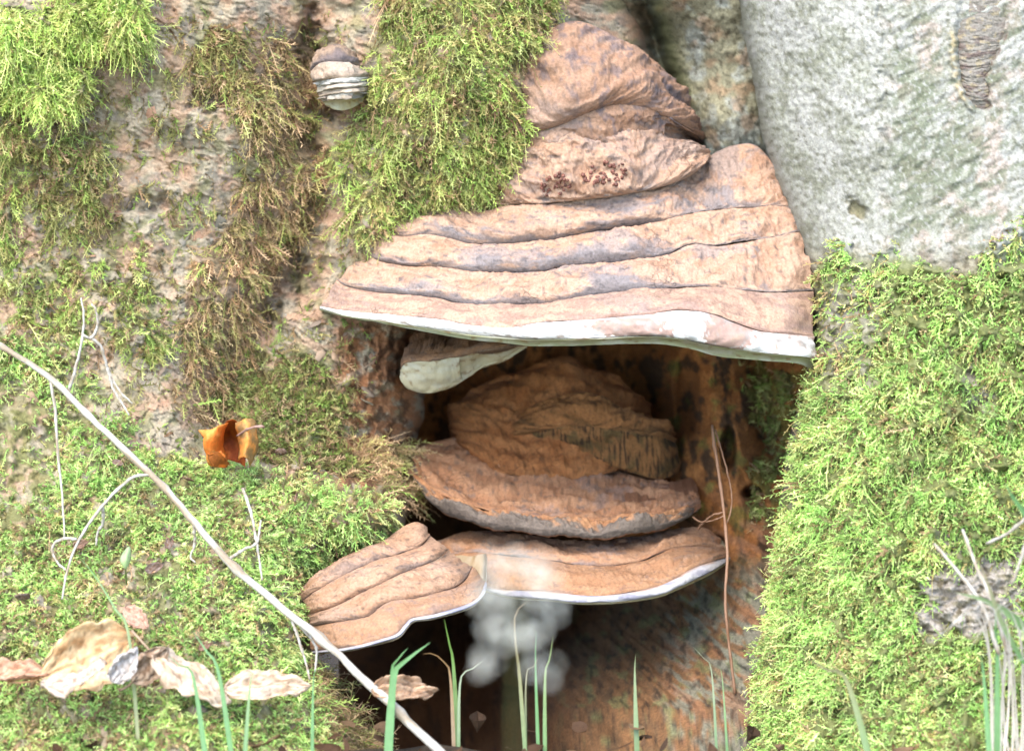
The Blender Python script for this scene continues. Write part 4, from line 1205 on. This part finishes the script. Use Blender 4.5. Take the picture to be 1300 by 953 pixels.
patch('blade', [[(290, 536, -.118), (284, 556, -.112), (286, 590, -.115)], [(278, 540, -.132), (272, 564, -.138), (276, 590, -.13)], [(264, 546, -.132), (258, 562, -.142), (264, 588, -.136)], [(252, 546, -.118), (260, 560, -.128), (270, 592, -.128)]], ol, M_LEAF, oc, od, 1)
patch('folded_lobe', [[(276, 548, -.112), (294, 532, -.12), (312, 550, -.112)], [(272, 566, -.10), (294, 552, -.092), (312, 570, -.10)], [(274, 590, -.11), (292, 584, -.10), (312, 592, -.11)]], ol, M_LEAF, C(206, 108, 42, 1.2), C(170, 76, 26, 1.2), 2)
patch('folded_lobe', [[(298, 536, -.118), (303, 560, -.112), (302, 584, -.12)], [(311, 532, -.13), (312, 556, -.142), (310, 580, -.142)], [(322, 532, -.122), (325, 558, -.132), (317, 591, -.134)], [(325, 538, -.112), (328, 568, -.122), (316, 594, -.125)]], ol, M_LEAF, C(244, 190, 120), oc, 3)
patch('folded_lobe', [[(262, 570, -.138), (270, 592, -.142), (288, 593, -.138)], [(266, 578, -.142), (279, 574, -.15), (290, 590, -.142)], [(281, 572, -.145), (285, 582, -.15), (293, 591, -.14)]], ol, M_LEAF, C(222, 130, 60), od, 4)
child(new_obj('petiole', branch_mesh('petiole', [(301, 553, -.122), (316, 544, -.142), (330, 541, -.148), (335, 542, -.148)], .0010, .0013, C(206, 164, 146), 16, 6), None, M_STRAW), ol)

PE, PT = C(248, 216, 166), C(226, 180, 128)

def bank_leaf(label, px_, py_, Y_, Lpx, Wpx, ang, tilt, roll, cA, cB, **kw):
    """leaf of Lpx x Wpx photo pixels; ang = direction of the midrib on the picture, tilt = lean away from the viewer, roll about the midrib"""
    e = fallen_leaf(label, px_, py_, Y_, Lpx * PXM * .88, Wpx * PXM * .88, (0, 0, 0), cA, cB, **kw)
    base = Matrix.Rotation(R_(90), 3, 'X')                   # leaf plane upright, facing the viewer
    e.rotation_euler = (Matrix.Rotation(R_(-tilt), 3, 'X') @ base @ Matrix.Rotation(R_(ang), 3, 'Z') @ Matrix.Rotation(R_(roll), 3, 'X')).to_euler()
    return e


LK = 1.9
TP, TD = C(244, 220, 186), C(222, 188, 150)
bank_leaf('largest pale peach leaf standing on edge at the bottom left', 112, 834, -.35, 126, 92, 24, 28, 10, PE * 2.0, PT * 2.0, seed=21, curl_w=.9, curl_l=-.5, wave=.10, point=1.1)
bank_leaf('grey tan torn leaf lying in front of the largest peach leaf', 96, 864, -.385, 84, 46, 8, 55, -30, C(232, 212, 190, LK), C(200, 172, 146, LK), seed=22, curl_w=-1.0, curl_l=.6, wave=.14, stalk_=False)
bank_leaf('whitish crumpled leaf piece beside the largest peach leaf', 156, 842, -.38, 52, 40, 62, 30, 25, C(244, 236, 228, LK), C(222, 208, 194, LK), seed=23, curl_w=1.3, curl_l=.8, wave=.2, stalk_=False)
bank_leaf('long cream folded leaf lying left of the green blade at the bottom', 246, 850, -.36, 118, 62, -24, 45, -28, C(244, 222, 196, LK), C(220, 188, 154, LK), seed=24, curl_w=-1.0, curl_l=-.5, wave=.12)
bank_leaf('dull brown leaf tucked behind the long cream leaf', 190, 842, -.352, 62, 44, 48, 30, 20, C(206, 180, 152, LK), C(172, 142, 114, LK), seed=25, curl_w=1.1, curl_l=.4, wave=.16)
bank_leaf('flat tan leaf at the bottom edge below the stalk', 340, 868, -.345, 110, 46, 10, 60, 12, C(244, 222, 194, LK), C(224, 192, 158, LK), seed=26, curl_w=.7, curl_l=-.5, wave=.10)
bank_leaf('pinkish brown curled leaf in the bottom left corner', 22, 850, -.36, 96, 44, 16, 40, -20, C(238, 194, 162, LK), C(214, 160, 122, LK), seed=27, curl_w=1.5, curl_l=-.6, wave=.12)
bank_leaf('small triangular pinkish brown leaf above the cream folded leaf', 173, 784, -.305, 40, 26, -40, 30, 0, C(226, 184, 158, LK), C(208, 162, 136, LK), seed=28, curl_w=.5, wave=.08, stalk_=False)
bank_leaf('tan leaf lying at the bottom under the lowest left shelf', 514, 874, -.335, 84, 40, 6, 66, 25, C(228, 192, 158, LK), C(208, 166, 130, LK), seed=29, curl_w=1.2, curl_l=-.6, wave=.2, stalk_=False)

# leaf scraps lying on the moss carpet
scraps = [(150, 588, 14, 'tiny pinkish brown scrap on the moss left of the stalk bend'), (102, 690, 18, 'pale brown scrap beside the drooping twig'), (214, 690, 18, 'greyish papery scrap on the moss beneath the slanting stalk'), (345, 640, 14, 'thin reddish scrap on the moss right of the upright twig'),
          (355, 575, 18, 'beige scrap on the dark moss right of the orange leaf'), (238, 610, 14, 'pinkish scrap left of and below the orange leaf'), (30, 760, 22, 'grey brown curled scrap on the moss at the left edge'), (378, 632, 18, 'orange brown sliver near the moss edge'),
          (118, 800, 20, 'dull rosy scrap just above the largest peach leaf'), (262, 820, 18, 'dark tan scrap above the cream folded leaf'), (195, 720, 22, 'brown leaf scrap in the bare patch of the bank')]
for i, (sx, sy, sz, lb) in enumerate(scraps):
    yy = float(flareY(np.array(sx, float), np.array(sy, float))) - .022
    L_ = sz * PXM * 1.1
    fallen_leaf(lb, sx, sy, yy, L_, L_ * .55, (R_(50 + 25 * math.sin(i * 2.1)), R_(20 * math.cos(i * 1.7)), R_(40 * i)), C(214, 172, 146) if i % 2 else C(204, 180, 164), C(178, 134, 104), stalk_=False, seed=i * 3 + 1, curl_w=.7, curl_l=.5, nu=12, nv=9)


# grass --------------------------------------------------------------------------------------
def blade_mesh(path, w0, colb, colt, n=20, fold=.35):
    q = crom(path, n)
    P = at(*q.T)
    T = unit(np.gradient(P, axis=0))
    toC = unit(cam_loc - P)
    S = unit(np.cross(T, toC) + .25 * toC)
    t = np.linspace(0, 1, n)
    wd = w0 * .5 * np.clip(1.15 * (1 - t) ** .55 * (.75 + .5 * np.sin(np.pi * t)), .04, None)
    up_ = np.cross(S, T)
    V = np.stack([P - S * wd[:, None], P - up_ * (wd * fold)[:, None], P + S * wd[:, None]], 1)
    c = np.broadcast_to((colb[None] * (1 - t)[:, None] + colt[None] * t[:, None])[:, None], V.shape)
    return mesh_grid('blade', V, c)


GR, GT = C(146, 204, 128), C(186, 216, 150)
GB, TN = C(150, 204, 128), C(230, 204, 168)
blades = [([(580, 900, -.30), (576, 850, -.30), (570, 815, -.30), (564, 786, -.30)], .0062, GT, C(150, 200, 90), 'upright yellow green blade below the left shelf edge'),
          ([(574, 900, -.31), (572, 862, -.31), (562, 838, -.31), (548, 829, -.31), (536, 830, -.31)], .0045, TN, C(196, 150, 90), 'arching tan blade beside the upright yellow green blade'),
          ([(578, 895, -.31), (584, 868, -.31), (598, 850, -.31), (615, 837, -.31)], .004, GB, C(220, 224, 190), 'short pale tipped blade leaning right under the left shelf'),
          ([(486, 900, -.36), (500, 862, -.36), (516, 838, -.36), (546, 815, -.36)], .010, GB, GR, 'broad blue green blade at the bottom centre left'),
          ([(490, 900, -.35), (497, 860, -.35), (504, 838, -.35), (518, 822, -.35)], .0075, GB, GR, 'shorter blue green blade behind the broad one'),
          ([(666, 900, -.32), (660, 862, -.32), (655, 820, -.32), (653, 785, -.32), (660, 770, -.32), (668, 764, -.32)], .0048, GB, C(232, 190, 150), 'bent blade with a peach tip in front of the white flowers'),
          ([(681, 900, -.31), (680, 850, -.31), (681, 800, -.31)], .0042, GB, GR, 'slim upright green blade right of the white flowers'),
          ([(688, 900, -.31), (692, 862, -.31), (698, 835, -.31), (702, 808, -.31)], .0048, GR, C(190, 206, 130), 'green blade leaning right with a pinkish tip'),
          ([(664, 900, -.315), (668, 862, -.315), (678, 845, -.315), (686, 829, -.315)], .003, GB, TN, 'short thin tan tipped blade between two green blades'),
          ([(806, 900, -.30), (806, 862, -.30), (807, 830, -.30)], .0062, C(150, 190, 120), C(200, 214, 160), 'stubby pale green blade below the lower shelf'),
          ([(908, 900, -.28), (904, 858, -.28), (894, 836, -.28), (879, 820, -.28)], .0032, GR, C(214, 214, 180), 'arched thin green blade left of the vine foot'),
          ([(922, 900, -.28), (917, 862, -.28), (910, 844, -.28)], .003, GR, GT, 'tiny upright green blade beside the vine foot'),
          ([(1110, 900, -.40), (1076, 866, -.40), (1050, 850, -.40), (1024, 835, -.40)], .0075, GB, C(206, 190, 140), 'green blade with a dry tip on the moss at the bottom right'),
          ([(1330, 830, -.42), (1290, 786, -.42), (1250, 762, -.42), (1214, 752, -.42)], .009, GB, C(190, 210, 150), 'broad blue green blade crossing the bare bark at lower right'),
          ([(1262, 900, -.42), (1266, 840, -.42), (1264, 800, -.42), (1264, 770, -.42)], .007, GB, GR, 'upright blue green blade in front of the straw tuft'),
          ([(1330, 690, -.42), (1300, 650, -.42), (1284, 628, -.42), (1276, 612, -.42)], .007, GB, GR, 'green blade entering from the right edge'),
          ([(1300, 842, -.43), (1272, 790, -.43), (1250, 730, -.43), (1238, 706, -.43)], .0055, GR, TN, 'long green and straw blade rising from the straw tuft'),
          ([(1255, 900, -.43), (1248, 850, -.43), (1240, 826, -.43)], .006, GB, GR, 'short green blade at the foot of the straw tuft'),
          ([(176, 870, -.36), (164, 810, -.34), (146, 772, -.32), (120, 730, -.30), (100, 706, -.29)], .0045, C(214, 206, 150), GB, 'long arching blade over the moss left of the stalk'),
          ([(296, 890, -.38), (278, 856, -.375), (262, 826, -.365), (244, 800, -.355)], .006, GB, GR, 'leaning green blade before the cream folded leaf'),
          ([(262, 880, -.39), (246, 862, -.385), (230, 846, -.38), (214, 832, -.375)], .006, GR, GB, 'low green blade across the cream folded leaf'),
          ([(304, 890, -.375), (318, 866, -.37), (326, 858, -.365)], .005, GR, GT, 'small green blade beside the flat tan leaf'),
          ([(392, 880, -.35), (398, 862, -.35), (406, 850, -.35)], .004, GR, GB, 'tiny green blade at the foot of the stalk')]
for path, w0, cb, ct, lb in blades:
    if path[0][1] > 860:
        path = [(path[0][0] + 4, 1000, path[0][2] - .03)] + path[1:]
    o = new_obj('grass_blade', blade_mesh(path, w0 * .62, cb, ct), None, M_GRASS)
    tag(o, lb, 'grass')

# straw tuft at lower right: each blade a part
tuft = empty('dry_grass_tuft', at(1290, 900, -.40), 'bleached tuft of dry straw coloured grass in the lower right corner', 'grass')
for i in range(48):
    bx0 = rng.uniform(1240, 1420)
    tx, ty = bx0 - rng.uniform(10, 70), rng.uniform(745, 850)
    yb = -.42 + rng.uniform(-.03, .05)
    mid_ = (bx0 * .55 + tx * .45 - rng.uniform(-6, 10), min(ty - rng.uniform(-10, 14), 850), yb - .01)
    o = child(new_obj('blade', blade_mesh([(bx0 + rng.uniform(-14, 20), 1010, yb - .03), (bx0, 905, yb), ((bx0 + mid_[0]) / 2 + 8, 856 * .5 + mid_[1] * .5, yb - .005), mid_, (tx, ty + rng.uniform(0, 40), yb - .02)], rng.uniform(.0010, .0022), C(226, 212, 186), C(250, 240, 222)), None, M_STRAW), tuft)
for path, lb in (([(1186, 690, -.37), (1220, 730, -.39), (1248, 770, -.41), (1268, 830, -.42)], 'first long straw stem slanting over the bare bark at right'), ([(1222, 672, -.37), (1240, 720, -.39), (1258, 760, -.41), (1280, 830, -.42)], 'second long straw stem slanting over the bare bark, right of the first'),
                 ([(1252, 690, -.36), (1280, 676, -.37), (1304, 656, -.38), (1340, 620, -.39)], 'pale straw stem crossing the moss near the right edge'), ([(1284, 742, -.40), (1294, 716, -.40), (1304, 680, -.40), (1310, 640, -.40)], 'steep straw stem at the right edge')):
    tag(new_obj('straw_stem', branch_mesh('straw_stem', path, .0012, .0016, K_STRAW, 24, 6), None, M_STRAW), lb, 'straw')

# seedling on the moss
sd = empty('seedling', at(160, 740, -.27), 'single small pale green seedling leaf standing in the moss', 'plant')
child(new_obj('stem', branch_mesh('stem', [(161, 742, -.262), (160, 730, -.272), (159, 718, -.278)], .0008, .0006, C(170, 200, 110), 10, 6), None, M_GRASS), sd)
patch('leaf', [[(159, 722, -.279), (153, 712, -.276), (156, 702, -.27), (163, 694, -.265)], [(159, 722, -.279), (159, 712, -.28), (161, 702, -.276), (164, 694, -.265)], [(160, 722, -.279), (165, 712, -.276), (166, 702, -.27), (165, 694, -.265)]], sd, M_GRASS, C(206, 226, 170, 1.6), C(190, 216, 150, 1.6), 14, 12, 9, rough=.0003)

# white flower spike, close to the lens and out of focus
fl = empty('white_flower', at(655, 1500, -1.3), 'out of focus white flower spike standing in front of the lower shelves', 'flower')
child(new_obj('stem', branch_mesh('stem', [(650, 1500, -1.3), (652, 1100, -1.3), (654, 900, -1.3), (656, 700, -1.3)], .0008, .0006, C(150, 160, 100), 40, 8), None, M_GRASS), fl)


def blossom(seed):
    """cup of five rounded petals, about 1 unit across"""
    Vs, Fs, k0 = [], [], 0
    for i in range(5):
        a = i * 2 * math.pi / 5 + seed
        u, v = np.meshgrid(np.linspace(0, 1, 6), np.linspace(-1, 1, 5), indexing='ij')
        wd = .34 * np.sin(np.pi * (u * .82 + .1)) ** .7
        r = .06 + .5 * u
        z = .30 * u ** 2 * (1 - .3 * u) + .08 * v ** 2
        x, y = r, v * wd
        V = np.stack([x * math.cos(a) - y * math.sin(a), x * math.sin(a) + y * math.cos(a), z], -1)
        idx = np.arange(30).reshape(6, 5) + k0
        Vs.append(V.reshape(-1, 3))
        Fs.append(np.stack([idx[:-1, :-1], idx[:-1, 1:], idx[1:, 1:], idx[1:, :-1]], -1).reshape(-1, 4))
        k0 += 30
    V = np.concatenate(Vs)
    return mesh_tris('blossom', V, np.concatenate(Fs), np.broadcast_to(np.array([.6, .585, .50]), V.shape))


bms = [blossom(s) for s in (0, .4, .9)]
spots = [(618, 716), (634, 704), (650, 694), (668, 700), (686, 712), (700, 720), (642, 722), (672, 724), (616, 746), (630, 756), (684, 746), (698, 754), (622, 782), (634, 792), (676, 780), (690, 790), (616, 826), (628, 838), (670, 822), (680, 834), (644, 760), (660, 800)]
spots = [(qx + rng.normal() * 8, qy + 12 + rng.normal() * 9) for qx, qy in spots for _ in range(3)]
for i, (qx, qy) in enumerate(spots):
    o = new_obj('blossom', bms[i % 3], None, M_PETAL)
    child(o, fl)
    dx = (qx - 655)
    Pp = at(qx, qy, -1.3 + .012 * math.sin(i * 2.4))
    q = Vector((dx * .012 + .1 * math.sin(i), -.8 + .8 * math.sin(i * 2.4), .35)).to_track_quat('Z', 'Y')
    o.matrix_basis = Matrix.Translation(Vector(Pp)) @ q.to_matrix().to_4x4() @ Matrix.Scale(.0027 * (1 + .2 * math.sin(i * 1.3)), 4)

# dark specks on the older bracket (uncountable tiny spore cups)
sp_pts = []
for cx, cy, rx, ry, cnt in ((706, 234, 22, 13, 38), (768, 222, 30, 16, 60)):
    for i in range(cnt):
        a, r = rng.uniform(0, 6.28), math.sqrt(rng.random())
        sp_pts.append((cx + rx * r * math.cos(a), cy + ry * r * math.sin(a) - .12 * (cx + rx * r * math.cos(a) - cx)))


def proj(V):
    d = V - cam_loc
    dep = d @ cam_fwd
    return 650 + d[:, 0] / dep * DIST / PXM, 476.5 - (d @ cam_up) / dep * DIST / PXM, dep


capA = [c for c in oldA.children][0].data
va = np.empty(len(capA.vertices) * 3, np.float32)
capA.vertices.foreach_get('co', va)
va = va.reshape(-1, 3).astype(float)
qx, qy, qd = proj(va)
Vs, Fs, Cs, k0 = [], [], [], 0
for (sx, sy) in sp_pts:
    dd = (qx - sx) ** 2 + (qy - sy) ** 2
    near = np.where(dd < 9)[0]
    i = near[np.argmin(qd[near])] if len(near) else np.argmin(dd)
    P = va[i]
    r0 = rng.uniform(.0009, .0019)
    ln = rng.uniform(.001, .0035)
    ax = rng.normal(size=3)
    ax[1] = -abs(ax[1]) * .6
    ax /= np.linalg.norm(ax)
    b = np.cross(ax, [.3, .2, .9])
    b /= np.linalg.norm(b)
    c = np.cross(ax, b)
    ring = [(0, .7), (.5, 1.1), (1, .8)]
    a6 = np.arange(6) * math.pi / 3
    V = np.concatenate([P + ax * ln * (t - .25) + r0 * s * (np.cos(a6)[:, None] * b + np.sin(a6)[:, None] * c) for t, s in ring] + [(P + ax * ln * .62)[None]])
    F = [[j, (j + 1) % 6, 6 + (j + 1) % 6] for j in range(6)] + [[j, 6 + (j + 1) % 6, 6 + j] for j in range(6)]
    F += [[6 + j, 6 + (j + 1) % 6, 12 + (j + 1) % 6] for j in range(6)] + [[6 + j, 12 + (j + 1) % 6, 12 + j] for j in range(6)]
    F += [[12 + j, 12 + (j + 1) % 6, 18] for j in range(6)]
    Vs.append(V)
    Fs.append(np.array(F) + k0)
    Cs.append(np.broadcast_to(lin(104, 66, 54) * rng.uniform(.4, 1.1), V.shape))
    k0 += 19
o = new_obj('spore_cups', mesh_tris('spore_cups', np.concatenate(Vs), np.concatenate(Fs), np.concatenate(Cs)), None, M_DARK)
tag(o, 'cluster of tiny dark brown spore cups on the older bracket', 'spore cups', None, 'stuff')


# bark flakes: thin irregular plates lifting off the root flare
def flake_mesh(seed):
    r = np.random.default_rng(seed)
    n = 9
    a = np.sort(r.uniform(0, 2 * math.pi, n))
    rad = r.uniform(.55, 1.0, n)
    ring = np.stack([rad * np.cos(a), .6 * rad * np.sin(a), .05 * r.normal(size=n)], -1)
    top = ring * [.92, .92, 1] + [0, 0, .11]
    V = np.concatenate([ring, top, [[0, 0, .15]]])
    F = [[j, (j + 1) % n, n + (j + 1) % n] for j in range(n)] + [[j, n + (j + 1) % n, n + j] for j in range(n)] + [[n + j, n + (j + 1) % n, 2 * n] for j in range(n)]
    base = [K_BARKG, K_BARKP, K_DUST2, C(190, 180, 160), C(170, 150, 130), C(206, 178, 150)][seed % 6]
    return mesh_tris('bark_flake', V, np.array(F), np.broadcast_to(base, V.shape), smooth=False)


fms = [flake_mesh(s) for s in range(6)]
bare_d = np.clip(1 - sum(FL['m'][k_] for k_ in FL['m']), 0, 1)
bare_d = bare_d * (fx < 470) * (fy < 640) * (fx > -10) * (fy > -10)
P, N, px, py = sample(FL, bare_d, 110)
for i in range(110):
    o = new_obj('bark_flake', fms[i % 6], None, M_BARK)
    o.parent = flare_obj
    q = Vector(unit(N[i] + rng.normal(size=3) * .22)).to_track_quat('Z', 'Y')
    s = rng.uniform(.004, .011)
    o.matrix_basis = Matrix.Translation(Vector(P[i] - N[i] * .0006)) @ q.to_matrix().to_4x4() @ Matrix.Rotation(rng.uniform(0, 6.28), 4, 'Z') @ Matrix.Scale(s, 4)

# leaf litter on the soil in front (uncountable scraps)
Vs, Fs, Cs, k0 = [], [], [], 0
for i in range(700):
    x, y = rng.uniform(-.6, .6), rng.uniform(-.75, -.30)
    z = -.205 + .014 * float(fbm(np.array(x / .12), np.array(y / .12), 90, 4)) + .02 * float(fbm(np.array(x / .7), np.array(y / .7), 91, 3)) + rng.uniform(.002, .012)
    L_, W_ = rng.uniform(.004, .014), rng.uniform(.002, .007)
    u, v = np.meshgrid(np.linspace(-1, 1, 5), np.linspace(-1, 1, 3), indexing='ij')
    wd = W_ * (1 - u ** 2) ** .6
    V = np.stack([u * L_, v * wd, .25 * L_ * u ** 2 * rng.normal() + .5 * W_ * v ** 2 * rng.normal()], -1).reshape(-1, 3)
    a, b = rng.uniform(0, 6.28), rng.normal() * .35
    M1 = np.array(Matrix.Rotation(a, 3, 'Z') @ Matrix.Rotation(b, 3, 'X') @ Matrix.Rotation(rng.normal() * .3, 3, 'Y'))
    idx = np.arange(15).reshape(5, 3) + k0
    Vs.append(V @ M1.T + [x, y, z])
    Fs.append(np.stack([idx[:-1, :-1], idx[:-1, 1:], idx[1:, 1:], idx[1:, :-1]], -1).reshape(-1, 4))
    Cs.append(np.broadcast_to([C(150, 112, 80), C(120, 88, 62), C(176, 140, 104), C(98, 74, 54)][i % 4], V.shape))
    k0 += 15
o = new_obj('leaf_litter', mesh_tris('leaf_litter', np.concatenate(Vs), np.concatenate(Fs), np.concatenate(Cs)), None, M_LEAF)
tag(o, 'brown scraps of leaf litter strewn over the soil in front', 'litter', None, 'stuff')
